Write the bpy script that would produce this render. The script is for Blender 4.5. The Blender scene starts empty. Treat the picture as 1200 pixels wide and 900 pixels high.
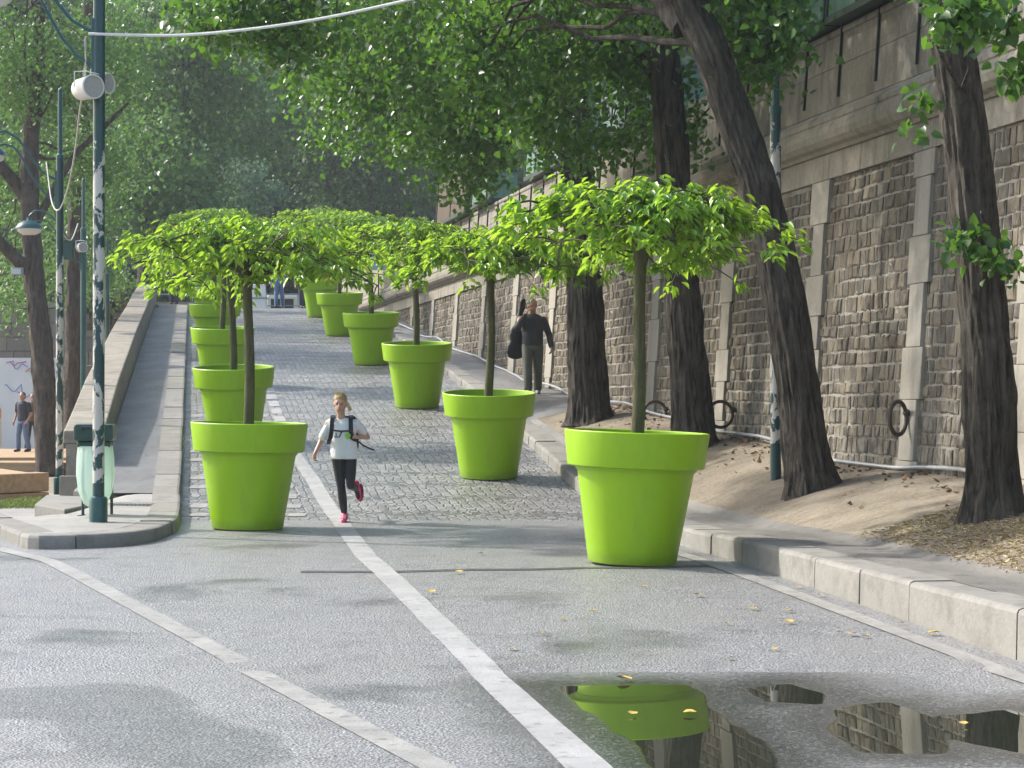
import bpy, bmesh, math, random
import numpy as np
from mathutils import Vector, Matrix, noise
R = math.radians
random.seed(7); rng = np.random.default_rng(11)
scn = bpy.context.scene
COL = scn.collection
F = 2500.0; H = 1.52; HY = 470.0      # lens in pixels of the 1200 px frame, eye height, horizon row
def P(x, y, d):                        # a point at distance d seen at column x, row y
    return Vector(((x-600)*d/F, d, H-(y-HY)*d/F))

# ---------------------------------------------------------------- helpers
def empty(name, loc=(0,0,0), rz=0):
    o = bpy.data.objects.new(name, None); COL.objects.link(o)
    o.location = loc; o.rotation_euler = (0,0,rz); o.empty_display_size = .2
    return o
def tag(o, label=None, cat=None, group=None, kind=None):
    if label: o['label'] = label
    if cat: o['category'] = cat
    if group: o['group'] = group
    if kind: o['kind'] = kind
    return o
def thing(name, label, cat, loc=(0,0,0), rz=0, group=None):
    return tag(empty(name, loc, rz), label, cat, group)
def struct(o): o['kind'] = 'structure'; return o
def copy_tree(o, parent=None):
    c = o.copy(); COL.objects.link(c)
    if parent: c.parent = parent
    for ch in list(o.children): copy_tree(ch, c)
    return c

class MB:
    def __init__(s): s.v = []; s.f = []; s.m = []; s.a = []
    def add(s, vs, fs, mi=0, a=0.0):
        n = len(s.v); s.v += [tuple(v) for v in vs]
        s.f += [tuple(i+n for i in f) for f in fs]; s.m += [mi]*len(fs); s.a += [a]*len(vs)
        return s
    def box(s, c, d, rz=0, mi=0, a=0.0, taper=1.0):
        hx, hy, hz = d[0]/2, d[1]/2, d[2]/2; ca, sa = math.cos(rz), math.sin(rz); vs = []
        for z in (-1,1):
            t = taper if z > 0 else 1
            for x, y in ((-1,-1),(1,-1),(1,1),(-1,1)):
                X, Y = x*hx*t, y*hy*t
                vs.append((c[0]+X*ca-Y*sa, c[1]+X*sa+Y*ca, c[2]+z*hz))
        return s.add(vs, [(0,3,2,1),(4,5,6,7),(0,1,5,4),(1,2,6,5),(2,3,7,6),(3,0,4,7)], mi, a)
    def hexa(s, p, mi=0, a=0.0):       # 8 points: bottom four, top four
        return s.add(p, [(0,3,2,1),(4,5,6,7),(0,1,5,4),(1,2,6,5),(2,3,7,6),(3,0,4,7)], mi, a)
    def tube(s, pts, rad, n=10, mi=0, cap=True, fn=None, a=0.0):
        pts = [Vector(p) for p in pts]
        if not hasattr(rad, '__len__'): rad = [rad]*len(pts)
        T = []
        for i in range(len(pts)):
            T.append((pts[min(i+1,len(pts)-1)]-pts[max(i-1,0)]).normalized())
        ref = Vector((1,0,0)) if abs(T[0].x) < .8 else Vector((0,1,0))
        U = (ref-T[0]*ref.dot(T[0])).normalized(); vs = []; fs = []
        for i, p in enumerate(pts):
            U = (U-T[i]*U.dot(T[i])).normalized(); V = T[i].cross(U)
            for k in range(n):
                an = 2*math.pi*k/n; r = rad[i]
                if fn: r = fn(i, an, r, p)
                vs.append(p+U*(math.cos(an)*r)+V*(math.sin(an)*r))
        for i in range(len(pts)-1):
            for k in range(n):
                k2 = (k+1) % n
                fs.append((i*n+k, i*n+k2, (i+1)*n+k2, (i+1)*n+k))
        if cap:
            fs.append(tuple(range(n-1,-1,-1))); b = (len(pts)-1)*n; fs.append(tuple(range(b, b+n)))
        return s.add(vs, fs, mi, a)
    def lathe(s, prof, n=48, c=(0,0,0), mi=0, fn=None):
        vs = []; fs = []
        for (r, z) in prof:
            for k in range(n):
                an = 2*math.pi*k/n; rr = r
                if fn: rr = fn(r, z, an)
                vs.append((c[0]+rr*math.cos(an), c[1]+rr*math.sin(an), c[2]+z))
        for i in range(len(prof)-1):
            for k in range(n):
                k2 = (k+1) % n
                fs.append((i*n+k, i*n+k2, (i+1)*n+k2, (i+1)*n+k))
        return s.add(vs, fs, mi)
    def ell(s, c, r, n=14, m=9, mi=0, M=None):
        vs = []; fs = []
        for i in range(m+1):
            t = math.pi*i/m
            for k in range(n):
                p = 2*math.pi*k/n
                q = Vector((r[0]*math.sin(t)*math.cos(p), r[1]*math.sin(t)*math.sin(p), r[2]*math.cos(t)))
                if M: q = M @ q
                vs.append(Vector(c)+q)
        for i in range(m):
            for k in range(n):
                k2 = (k+1) % n; fs.append((i*n+k, (i+1)*n+k, (i+1)*n+k2, i*n+k2))
        return s.add(vs, fs, mi)
    def build(s, name, mats, parent=None, smooth=False, bevel=0, loc=None):
        me = bpy.data.meshes.new(name); me.from_pydata(s.v, [], s.f)
        for m in (mats if isinstance(mats, (list,tuple)) else [mats]): me.materials.append(m)
        me.polygons.foreach_set('material_index', s.m)
        at = me.attributes.new('rnd', 'FLOAT', 'POINT'); at.data.foreach_set('value', s.a)
        me.validate(); me.update()
        bm = bmesh.new(); bm.from_mesh(me); bmesh.ops.remove_doubles(bm, verts=bm.verts, dist=1e-5)
        bmesh.ops.recalc_face_normals(bm, faces=bm.faces); bm.to_mesh(me); bm.free()
        if smooth:
            me.polygons.foreach_set('use_smooth', [True]*len(me.polygons))
            try: me.set_sharp_from_angle(angle=R(38))
            except Exception: pass
        o = bpy.data.objects.new(name, me); COL.objects.link(o)
        if parent: o.parent = parent
        if loc: o.location = loc
        if bevel:
            b = o.modifiers.new('bevel', 'BEVEL'); b.width = bevel; b.segments = 2; b.limit_method = 'ANGLE'
        return o

def npmesh(name, V, faces4, rnd, mats, parent=None, smooth=False):
    me = bpy.data.meshes.new(name); n = len(V); m = len(faces4)
    me.vertices.add(n); me.vertices.foreach_set('co', V.astype(np.float32).ravel())
    me.loops.add(m*4); me.loops.foreach_set('vertex_index', faces4.astype(np.int32).ravel())
    me.polygons.add(m); me.polygons.foreach_set('loop_start', np.arange(0, m*4, 4, dtype=np.int32))
    me.update(calc_edges=True)
    at = me.attributes.new('rnd', 'FLOAT', 'POINT'); at.data.foreach_set('value', rnd.astype(np.float32))
    me.materials.append(mats)
    if smooth: me.polygons.foreach_set('use_smooth', [True]*m)
    me.validate()
    o = bpy.data.objects.new(name, me); COL.objects.link(o)
    if parent: o.parent = parent
    return o
WIDE = np.array([(0,0,0),(-.46,.2,.07),(-.34,.62,.07),(0,1.05,-.1),(.34,.62,.07),(.46,.2,.07)])
SLIM = np.array([(0,0,0),(-.27,.3,.07),(-.2,.68,.0),(0,1.1,-.34),(.2,.68,.0),(.27,.3,.07)])
def unit(a): return a/np.maximum(np.linalg.norm(a, axis=1, keepdims=True), 1e-6)
def leaf_arrays(p, d, s, shape, up=.6, updir=None):
    n = len(p); d = unit(d)
    u = rng.normal(size=(n,3))*up + (np.array([0,0,1.]) if updir is None else updir)
    nn = unit(u-d*np.sum(u*d, axis=1, keepdims=True)); side = np.cross(d, nn)
    V = p[:,None,:] + s[:,None,None]*(shape[None,:,0,None]*side[:,None,:]+shape[None,:,1,None]*d[:,None,:]+shape[None,:,2,None]*nn[:,None,:])
    b = (np.arange(n)*6)[:,None]
    f = np.concatenate([b+np.array([[0,1,2,3]]), b+np.array([[0,3,4,5]])])
    return V.reshape(-1,3), f, np.repeat(rng.random(n), 6)
def leaves(name, p, d, s, shape, mat, parent, up=.6, updir=None):
    V, f, r = leaf_arrays(p, d, s, shape, up, updir)
    return npmesh(name, V, f, r, mat, parent)

# ---------------------------------------------------------------- materials
def new_mat(name):
    m = bpy.data.materials.new(name); m.use_nodes = True; nt = m.node_tree
    return m, nt, nt.nodes, nt.links, nt.nodes['Principled BSDF']
def N(nt, typ, **kw):
    n = nt.nodes.new(typ)
    for k, v in kw.items():
        if k in n.inputs.keys(): n.inputs[k].default_value = v
        else: setattr(n, k, v)
    return n
def c4(c): return (c[0], c[1], c[2], 1)
def ramp(nt, fac, stops):
    r = nt.nodes.new('ShaderNodeValToRGB'); nt.links.new(fac, r.inputs[0])
    e = r.color_ramp.elements
    while len(e) < len(stops): e.new(.5)
    for i, (p, c) in enumerate(stops):
        e[i].position = p; e[i].color = c4(c) if hasattr(c, '__len__') else (c,c,c,1)
    return r.outputs[0]
def mixc(nt, fac, a, b, mode='MIX'):
    m = nt.nodes.new('ShaderNodeMix'); m.data_type = 'RGBA'; m.blend_type = mode
    for sock, v in ((m.inputs[0], fac), (m.inputs[6], a), (m.inputs[7], b)):
        if isinstance(v, (int,float)): sock.default_value = v
        elif hasattr(v, '__len__') and not hasattr(v, 'links'): sock.default_value = c4(v)
        else: nt.links.new(v, sock)
    return m.outputs[2]
def math_(nt, op, a, b=0.0, clamp=False):
    m = nt.nodes.new('ShaderNodeMath'); m.operation = op; m.use_clamp = clamp
    for i, v in enumerate((a, b)):
        if isinstance(v, (int,float)): m.inputs[i].default_value = v
        else: nt.links.new(v, m.inputs[i])
    return m.outputs[0]
def noise_(nt, co, scale, detail=4, rough=.55, dist=0):
    n = nt.nodes.new('ShaderNodeTexNoise'); n.inputs['Scale'].default_value = scale
    n.inputs['Detail'].default_value = detail; n.inputs['Roughness'].default_value = rough; n.inputs['Distortion'].default_value = dist
    if co is not None: nt.links.new(co, n.inputs['Vector'])
    return n.outputs['Fac']
def coord(nt, scale=(1,1,1), rot=(0,0,0), obj=True):
    if obj: out = nt.nodes.new('ShaderNodeTexCoord').outputs['Object']
    else: out = nt.nodes.new('ShaderNodeNewGeometry').outputs['Position']
    mp = nt.nodes.new('ShaderNodeMapping'); mp.inputs['Scale'].default_value = scale; mp.inputs['Rotation'].default_value = rot
    nt.links.new(out, mp.inputs[0]); return mp.outputs[0]
def bump(nt, bs, h, strength=.3, dist=.01, prev=None):
    b = nt.nodes.new('ShaderNodeBump'); b.inputs['Strength'].default_value = strength; b.inputs['Distance'].default_value = dist
    nt.links.new(h, b.inputs['Height'])
    if prev is not None: nt.links.new(prev, b.inputs['Normal'])
    nt.links.new(b.outputs[0], bs.inputs['Normal']); return b.outputs[0]
def M(name, c1, c2=None, scale=4, rough=.6, bs_=0, bd=.01, bscale=40, metal=0, spec=.5, stretch=(1,1,1), c3=None, coat=0):
    m, nt, nd, lk, bs = new_mat(name); c2 = c2 or c1
    co = coord(nt, stretch); f = noise_(nt, co, scale, 5, .6)
    col = ramp(nt, f, [(.32, c1), (.68, c2)])
    if c3: 
        f3 = noise_(nt, co, scale*4.3, 4, .6); col = mixc(nt, ramp(nt, f3, [(.55,0),(.68,1)]), col, c3)
    lk.new(col, bs.inputs['Base Color'])
    bs.inputs['Roughness'].default_value = rough; bs.inputs['Metallic'].default_value = metal
    bs.inputs['Specular IOR Level'].default_value = spec
    if coat: bs.inputs['Coat Weight'].default_value = coat
    if bs_: bump(nt, bs, noise_(nt, co, bscale, 5, .6), bs_, bd)
    return m

def leaf_mat(name, dark, light, trans, tw=.45, rough=.38, spec=.5):
    m, nt, nd, lk, bs = new_mat(name)
    at = N(nt, 'ShaderNodeAttribute', attribute_name='rnd')
    col = ramp(nt, at.outputs['Fac'], [(0, dark), (.75, light), (1, tuple(min(1,x*1.35) for x in light))])
    lk.new(col, bs.inputs['Base Color']); bs.inputs['Roughness'].default_value = rough
    bs.inputs['Specular IOR Level'].default_value = spec
    tr = nd.new('ShaderNodeBsdfTranslucent'); lk.new(mixc(nt, .5, col, trans), tr.inputs['Color'])
    mx = nd.new('ShaderNodeMixShader'); mx.inputs[0].default_value = tw
    lk.new(bs.outputs[0], mx.inputs[1]); lk.new(tr.outputs[0], mx.inputs[2])
    lk.new(mx.outputs[0], nd['Material Output'].inputs[0]); return m
L_POT = leaf_mat('pot_tree_leaf', (.045,.14,.015), (.165,.345,.028), (.60,.85,.05), .52, .33, .6)
L_BIG = leaf_mat('poplar_leaf', (.014,.045,.013), (.05,.135,.022), (.24,.50,.04), .38, .32, .5)
L_MID = leaf_mat('quay_tree_leaf', (.035,.085,.025), (.08,.17,.04), (.20,.38,.07), .42, .4, .4)
L_FAR = leaf_mat('far_tree_leaf', (.045,.10,.035), (.10,.20,.06), (.22,.40,.11), .42, .5, .3)
L_PALE = leaf_mat('willow_leaf', (.07,.13,.08), (.13,.22,.13), (.18,.30,.16), .35, .6, .3)
L_DARK = leaf_mat('dark_tree_leaf', (.03,.075,.026), (.06,.13,.038), (.12,.22,.06), .3, .55, .3)
GRASS = leaf_mat('grass_blade', (.09,.14,.03), (.18,.24,.06), (.3,.4,.1), .3)

def asphalt_mat():
    m, nt, nd, lk, bs = new_mat('wet_asphalt')
    co = coord(nt, obj=False)
    at = N(nt, 'ShaderNodeAttribute', attribute_name='wet').outputs['Fac']        # 0 dry .5 soaked 1 standing water
    grain = noise_(nt, co, 46, 4, .85)
    vor = N(nt, 'ShaderNodeTexVoronoi'); vor.inputs['Scale'].default_value = 60; lk.new(co, vor.inputs['Vector'])
    big = noise_(nt, co, .55, 4, .6, .4); mid = noise_(nt, co, 2.6, 5, .6)
    st = coord(nt, (.8,1.1,1), obj=False); streak = noise_(nt, st, .9, 6, .65, .8)
    base = ramp(nt, grain, [(.34,(.07,.073,.078)),(.5,(.215,.218,.222)),(.66,(.52,.52,.51))])
    base = mixc(nt, ramp(nt, streak, [(.45,.0),(.65,.5)]), base, (.235,.23,.215))
    base = mixc(nt, ramp(nt, mid, [(.5,0),(.75,.35)]), base, (.075,.075,.077))
    wetn = ramp(nt, big, [(.56,0),(.70,.75)])
    wet = math_(nt, 'MAXIMUM', math_(nt, 'MULTIPLY', wetn, .8), math_(nt, 'MULTIPLY', at, 2.0, True))
    base = mixc(nt, wet, base, ramp(nt, grain, [(.4,(.014,.016,.015)),(.56,(.05,.052,.048)),(.68,(.30,.30,.29))]))
    water = ramp(nt, math_(nt, 'ADD', at, math_(nt, 'MULTIPLY', math_(nt, 'SUBTRACT', mid, .5), .16)), [(.60,0),(.78,1)])
    base = mixc(nt, water, base, (.022,.026,.018))
    lk.new(base, bs.inputs['Base Color'])
    r = math_(nt, 'SUBTRACT', .40, math_(nt, 'MULTIPLY', wet, .23))
    r = math_(nt, 'MULTIPLY', r, math_(nt, 'SUBTRACT', 1.0, math_(nt, 'MULTIPLY', water, .985)))
    lk.new(r, bs.inputs['Roughness']); bs.inputs['Specular IOR Level'].default_value = .55; lk.new(math_(nt, 'ADD', 1.45, math_(nt, 'MULTIPLY', water, .9)), bs.inputs['IOR'])
    h = math_(nt, 'ADD', vor.outputs['Distance'], math_(nt, 'MULTIPLY', grain, .8))
    b = nd.new('ShaderNodeBump'); b.inputs['Distance'].default_value = .010; lk.new(h, b.inputs['Height'])
    lk.new(math_(nt, 'MULTIPLY', math_(nt, 'SUBTRACT', 1.0, water), math_(nt, 'SUBTRACT', .85, math_(nt, 'MULTIPLY', wet, .45))), b.inputs['Strength'])
    lk.new(b.outputs[0], bs.inputs['Normal']); return m
ASPH = asphalt_mat()

def cobble_mat():
    m, nt, nd, lk, bs = new_mat('cobbles')
    co0 = coord(nt, (1,1,1), (0,0,R(-8.5)), obj=False)
    wn = N(nt, 'ShaderNodeTexNoise'); wn.inputs['Scale'].default_value = 3.0; lk.new(co0, wn.inputs['Vector'])
    vo = []
    for ft in ('F1','DISTANCE_TO_EDGE'):
        v = N(nt, 'ShaderNodeTexVoronoi'); v.feature = ft; v.inputs['Scale'].default_value = 8.2; v.inputs['Randomness'].default_value = .42; lk.new(co0, v.inputs['Vector']); vo.append(v)
    sepc = N(nt, 'ShaderNodeSeparateColor'); lk.new(vo[0].outputs['Color'], sepc.inputs[0])
    cell = ramp(nt, sepc.outputs[0], [(0,(.15,.15,.155)),(.6,(.30,.30,.30)),(1,(.44,.435,.425))])
    joint = ramp(nt, vo[1].outputs['Distance'], [(.03,0),(.14,1)])
    brc = mixc(nt, joint, (.03,.03,.028), cell)
    big = noise_(nt, co0, .5, 4, .6)
    col = mixc(nt, ramp(nt, big, [(.4,0),(.7,.5)]), brc, (.15,.15,.15))
    fine = noise_(nt, co0, 60, 3, .7); col = mixc(nt, .35, col, ramp(nt, fine, [(.3,.03),(.7,.34)]))
    lk.new(col, bs.inputs['Base Color']); lk.new(ramp(nt, noise_(nt, co0, 1.5, 4), [(.3,.34),(.7,.52)]), bs.inputs['Roughness'])
    bs.inputs['Specular IOR Level'].default_value = .5
    h = math_(nt, 'ADD', joint, math_(nt, 'MULTIPLY', noise_(nt, co0, 16, 3), .9))
    bump(nt, bs, h, .9, .016); return m
COB = cobble_mat()

def stone_attr(name, cols, rough=.85, bstr=.8, bdist=.02, bscale=22, stretch=(1,1,1), mortar=None, z0=1.0):
    m, nt, nd, lk, bs = new_mat(name)
    at = N(nt, 'ShaderNodeAttribute', attribute_name='rnd').outputs['Fac']
    co = coord(nt, stretch, obj=False)
    n1 = noise_(nt, co, 3, 5, .6); n2 = noise_(nt, co, bscale, 6, .65)
    k = math_(nt, 'ADD', math_(nt, 'MULTIPLY', at, .75), math_(nt, 'MULTIPLY', math_(nt, 'SUBTRACT', n2, .35), .7))
    col = ramp(nt, k, [(i/(len(cols)-1), c) for i, c in enumerate(cols)])
    if mortar:
        geo = N(nt, 'ShaderNodeNewGeometry'); sep = N(nt, 'ShaderNodeSeparateXYZ'); lk.new(geo.outputs['Position'], sep.inputs[0])
        low = math_(nt, 'MULTIPLY', math_(nt, 'SUBTRACT', z0+1.0, sep.outputs['Z']), .55, True)
        pm = math_(nt, 'MULTIPLY', ramp(nt, noise_(nt, co, 9, 5, .7), [(.42,0),(.6,1)]), math_(nt, 'ADD', low, .30), True)
        col = mixc(nt, pm, col, mortar)
    lk.new(col, bs.inputs['Base Color']); bs.inputs['Roughness'].default_value = rough
    bs.inputs['Specular IOR Level'].default_value = .25
    bump(nt, bs, n2, bstr, bdist); return m
MILL = stone_attr('millstone_block', [(.055,.048,.038),(.12,.10,.072),(.10,.093,.08),(.21,.175,.125),(.18,.168,.14)], .9, 1.0, .05, 14, (1,1,.45), (.30,.28,.24))
MORT = M('mortar', (.24,.225,.195), (.36,.34,.30), 3, .9, .8, .03, 26, spec=.2, c3=(.13,.12,.10))
def ashlar(name, a, b, dirt=(.09,.085,.075), vs=(1,1,.12)):
    m, nt, nd, lk, bs = new_mat(name)
    at = N(nt, 'ShaderNodeAttribute', attribute_name='rnd').outputs['Fac']
    co = coord(nt, obj=False); cv = coord(nt, vs, obj=False)
    col = mixc(nt, math_(nt, 'ADD', math_(nt, 'MULTIPLY', at, .6), math_(nt, 'MULTIPLY', noise_(nt, co, 2, 5), .5), True), a, b)
    col = mixc(nt, ramp(nt, noise_(nt, cv, 3.2, 6, .65), [(.50,0),(.72,.8)]), col, dirt)
    col = mixc(nt, ramp(nt, noise_(nt, co, 14, 5, .7), [(.3,.35),(.6,0)]), col, dirt)
    lk.new(col, bs.inputs['Base Color']); bs.inputs['Roughness'].default_value = .85; bs.inputs['Specular IOR Level'].default_value = .25
    bump(nt, bs, noise_(nt, co, 30, 5, .6), .5, .012); return m
ASH = ashlar('ashlar', (.23,.21,.175), (.34,.31,.26)); PIL = ashlar('pale_quoin', (.28,.26,.22), (.38,.355,.305), (.2,.185,.155))
CORN = ashlar('cornice_stone', (.22,.20,.16), (.32,.295,.245), (.065,.062,.055), (1,1,.3))
KERB = ashlar('kerb_granite', (.20,.195,.18), (.30,.29,.265), (.15,.145,.13), (1,1,1))
PARA = ashlar('parapet_stone', (.22,.20,.165), (.33,.30,.25), (.13,.12,.10), (1,1,1))
PAVE = M('pavement', (.135,.13,.122), (.235,.222,.20), 1.1, .6, .8, .012, 45, c3=(.11,.105,.095), stretch=(1.2,.7,1))
PAVEL = M('pale_pavement', (.24,.23,.215), (.33,.315,.29), 1.1, .6, .5, .006, 60, c3=(.17,.16,.15))
WALKM = M('walkway_asphalt', (.085,.083,.082), (.19,.185,.178), .9, .5, .8, .012, 55, stretch=(1.4,.5,1), c3=(.10,.095,.088))
def dirt_mat():
    m, nt, nd, lk, bs = new_mat('packed_dirt'); co = coord(nt, obj=False)
    a = noise_(nt, co, .9, 6, .65, .3); b = noise_(nt, co, 22, 5, .7); c = noise_(nt, coord(nt, (.6,1.6,1), obj=False), 5, 6, .7)
    col = ramp(nt, a, [(.3,(.16,.138,.108)),(.5,(.245,.215,.168)),(.72,(.34,.30,.235))])
    col = mixc(nt, ramp(nt, c, [(.5,0),(.66,.8)]), col, (.17,.135,.10))
    col = mixc(nt, ramp(nt, b, [(.45,0),(.75,.6)]), col, (.38,.32,.24))
    lk.new(col, bs.inputs['Base Color']); bs.inputs['Roughness'].default_value = .95; bs.inputs['Specular IOR Level'].default_value = .15
    bump(nt, bs, math_(nt, 'ADD', b, c), .9, .03); return m
DIRT = dirt_mat()
PAINT = M('worn_white_paint', (.29,.29,.285), (.40,.395,.39), 2.5, .5, .6, .01, 46, c3=(.22,.218,.21))
PALEST = M('pale_gutter_stone', (.24,.235,.22), (.35,.34,.32), 2.5, .5, .6, .01, 46, c3=(.17,.165,.155))
def bark(name, a, b, mossy=None):
    m, nt, nd, lk, bs = new_mat(name); co = coord(nt, (1,1,.16)); f = noise_(nt, co, 14, 6, .65, .6)
    col = ramp(nt, f, [(.33, a), (.62, b)])
    col = mixc(nt, ramp(nt, noise_(nt, coord(nt), 2.1, 5, .65), [(.52,0),(.7,.45)]), col, tuple(x*1.9 for x in b))
    if mossy: col = mixc(nt, ramp(nt, noise_(nt, coord(nt), 3, 5), [(.45,0),(.65,.8)]), col, mossy)
    lk.new(col, bs.inputs['Base Color']); bs.inputs['Roughness'].default_value = .9; bs.inputs['Specular IOR Level'].default_value = .2
    bump(nt, bs, math_(nt, 'ADD', f, math_(nt, 'MULTIPLY', noise_(nt, coord(nt,(1,1,.5)), 40, 4, .7), .5)), 1.0, .035); return m
BARK = bark('dark_bark', (.014,.012,.010), (.088,.078,.064)); BARK2 = bark('quay_tree_bark', (.035,.030,.025), (.10,.082,.068))
BARKP = bark('young_bark', (.055,.052,.03), (.12,.115,.065), (.09,.11,.045))
def pot_mat():
    m, nt, nd, lk, bs = new_mat('lime_plastic'); co = coord(nt)
    col = mixc(nt, noise_(nt, co, 1.2, 3), (.255,.475,.004), (.31,.54,.005))
    col = mixc(nt, ramp(nt, noise_(nt, coord(nt, (1,1,.25)), 7, 5, .7), [(.5,0),(.78,.45)]), col, (.19,.33,.025))
    sep = N(nt, 'ShaderNodeSeparateXYZ'); lk.new(co, sep.inputs[0])
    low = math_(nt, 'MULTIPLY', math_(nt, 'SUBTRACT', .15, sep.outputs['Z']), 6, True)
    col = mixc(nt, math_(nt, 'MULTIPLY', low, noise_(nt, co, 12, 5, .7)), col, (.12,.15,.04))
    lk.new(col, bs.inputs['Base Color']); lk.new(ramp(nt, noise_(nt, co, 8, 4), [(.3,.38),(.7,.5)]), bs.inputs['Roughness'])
    bump(nt, bs, noise_(nt, co, 90, 3), .08, .004); return m
POT = pot_mat()
SOIL = M('potting_soil', (.03,.022,.015), (.07,.052,.035), 20, .95, .8, .02, 40)
def peel_mat():
    m, nt, nd, lk, bs = new_mat('peeling_green_paint'); co = coord(nt, (1,1,.55))
    f = noise_(nt, co, 7.5, 6, .62, .5); g = noise_(nt, coord(nt), .8, 2)
    sep = N(nt, 'ShaderNodeSeparateXYZ'); lk.new(coord(nt), sep.inputs[0])
    band = math_(nt, 'MULTIPLY', math_(nt, 'SUBTRACT', 5.3, sep.outputs['Z']), .8, True)
    low = math_(nt, 'MULTIPLY', math_(nt, 'SUBTRACT', sep.outputs['Z'], .3), 6, True)
    v = math_(nt, 'MULTIPLY', math_(nt, 'MULTIPLY', band, low), math_(nt, 'ADD', math_(nt, 'MULTIPLY', f, .78), math_(nt, 'MULTIPLY', g, .36)))
    k = ramp(nt, v, [(.555,0),(.58,1)])
    lk.new(mixc(nt, k, (.010,.052,.056), (.52,.50,.45)), bs.inputs['Base Color'])
    lk.new(ramp(nt, k, [(0,.32),(1,.7)]), bs.inputs['Roughness']); bump(nt, bs, k, .4, -.003); return m
PEEL = peel_mat()
TEAL = M('green_enamel', (.012,.07,.075), (.018,.09,.09), 3, .3)
WHITE = M('white_enamel', (.62,.61,.56), (.7,.69,.65), 3, .45); GRILL = M('speaker_grille', (.33,.32,.29), (.4,.38,.35), 40, .6, .5, .004, 160)
ROPE = M('white_rope', (.62,.62,.60), (.75,.75,.73), 40, .7, .8, .01, 60); TWINE = M('pale_cord', (.42,.42,.38), None, 30, .8)
GLASSW = M('milky_lens', (.6,.6,.58), None, 3, .2)
IRON = M('rusty_iron', (.045,.033,.028), (.085,.06,.048), 12, .7, .5, .005, 60); BLACK = M('black_iron', (.012,.013,.014), (.022,.024,.025), 12, .5)
GREENB = M('green_painted_wood', (.075,.155,.115), (.12,.215,.165), 2, .5, .3, .006, 6, stretch=(6,6,.4)); GREEND = M('dark_green_trim', (.018,.035,.028), (.03,.05,.04), 4, .5)
BLUEG = M('blue_grey_paint', (.16,.23,.23), (.22,.29,.28), 3, .5)
BROWNW = M('weathered_planks', (.05,.034,.022), (.12,.08,.052), 3, .8, .6, .01, 9, stretch=(5,5,.3))
WOOD = M('pale_timber', (.30,.20,.11), (.44,.31,.185), 2.2, .75, .5, .008, 10, stretch=(.3,5,5), c3=(.24,.165,.10))
METALH = M('silver_hose', (.42,.44,.46), (.55,.57,.6), 8, .35, metal=.6)
LID = M('dark_green_lid', (.008,.045,.038), (.012,.06,.05), 4, .3)
def bag_mat():
    m, nt, nd, lk, bs = new_mat('translucent_green_bag'); co = coord(nt, (1,1,.25))
    lk.new(mixc(nt, noise_(nt, co, 8, 4), (.66,.82,.74), (.78,.9,.84)), bs.inputs['Base Color']); bs.inputs['Roughness'].default_value = .3
    bump(nt, bs, noise_(nt, co, 12, 4), .7, .03)
    tr = nd.new('ShaderNodeBsdfTranslucent'); tr.inputs[0].default_value = (.7,.88,.79,1); tp = nd.new('ShaderNodeBsdfTransparent')
    a = nd.new('ShaderNodeMixShader'); a.inputs[0].default_value = .5; lk.new(bs.outputs[0], a.inputs[1]); lk.new(tr.outputs[0], a.inputs[2])
    b = nd.new('ShaderNodeMixShader'); b.inputs[0].default_value = .15; lk.new(a.outputs[0], b.inputs[1]); lk.new(tp.outputs[0], b.inputs[2])
    lk.new(b.outputs[0], nd['Material Output'].inputs[0]); return m
BAG = bag_mat()

# ---------------------------------------------------------------- terrain profiles
def interp(tab):
    xs = [a for a, b in tab]; ys = [b for a, b in tab]
    return lambda v: float(np.interp(v, xs, ys))
_zr = interp([(-20,-.17),(13,-.17),(20,0),(25.5,.02),(28,.13),(31.2,.40),(41.2,1.4),(51.1,2.4),(62,3.42),(70,4.25),(76,4.78),(81,5.06),(88,5.15),(300,5.15)])
def zr(y): return sum(_zr(y+k) for k in (-1.2,-.6,0,.6,1.2))/5 if y > 13.5 else -.17
XK = interp([(-6,6.45),(13.7,3.28),(22.1,1.8),(36,.17),(45,-1.0),(60,-3.2),(66,-4.1),(72,-5.1)])
def kh(y): return float(np.interp(y, [5,13.7,22,30,45,66], [.38,.33,.19,.17,.14,.10]))
_zw = interp([(0,.55),(15,.62),(22.3,.72),(25.9,.8),(30.4,1.04),(33.7,1.26),(43.4,1.78),(53,2.72),(59.3,3.33),(68.3,4.25),(80,5.0)])
def XW(y): return 9.04-.192*y
wt = Vector((-.192,1,0)).normalized(); wn_ = Vector((-1,-.192,0)).normalized()
def W(d, z, off=0.0): return Vector((XW(d)+.065*(z-1), d, z))+wn_*off
XL = lambda y: -.15-.15*y           # road face of the left kerb on the ramp

def sheet(name, ys, xs_fn, z_fn, nx, mat, kind=True):
    vs = []; fs = []
    for y in ys:
        a, b = xs_fn(y)
        for i in range(nx+1):
            x = a+(b-a)*i/nx; vs.append((x, y, z_fn(x, y)))
    for j in range(len(ys)-1):
        for i in range(nx):
            k = j*(nx+1)+i; fs.append((k, k+1, k+nx+2, k+nx+1))
    mb = MB(); mb.add(vs, fs); o = mb.build(name, mat, smooth=True)
    if kind: struct(o)
    return o
def fr(a, b, s): return list(np.arange(a, b, s))+[b]

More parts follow.
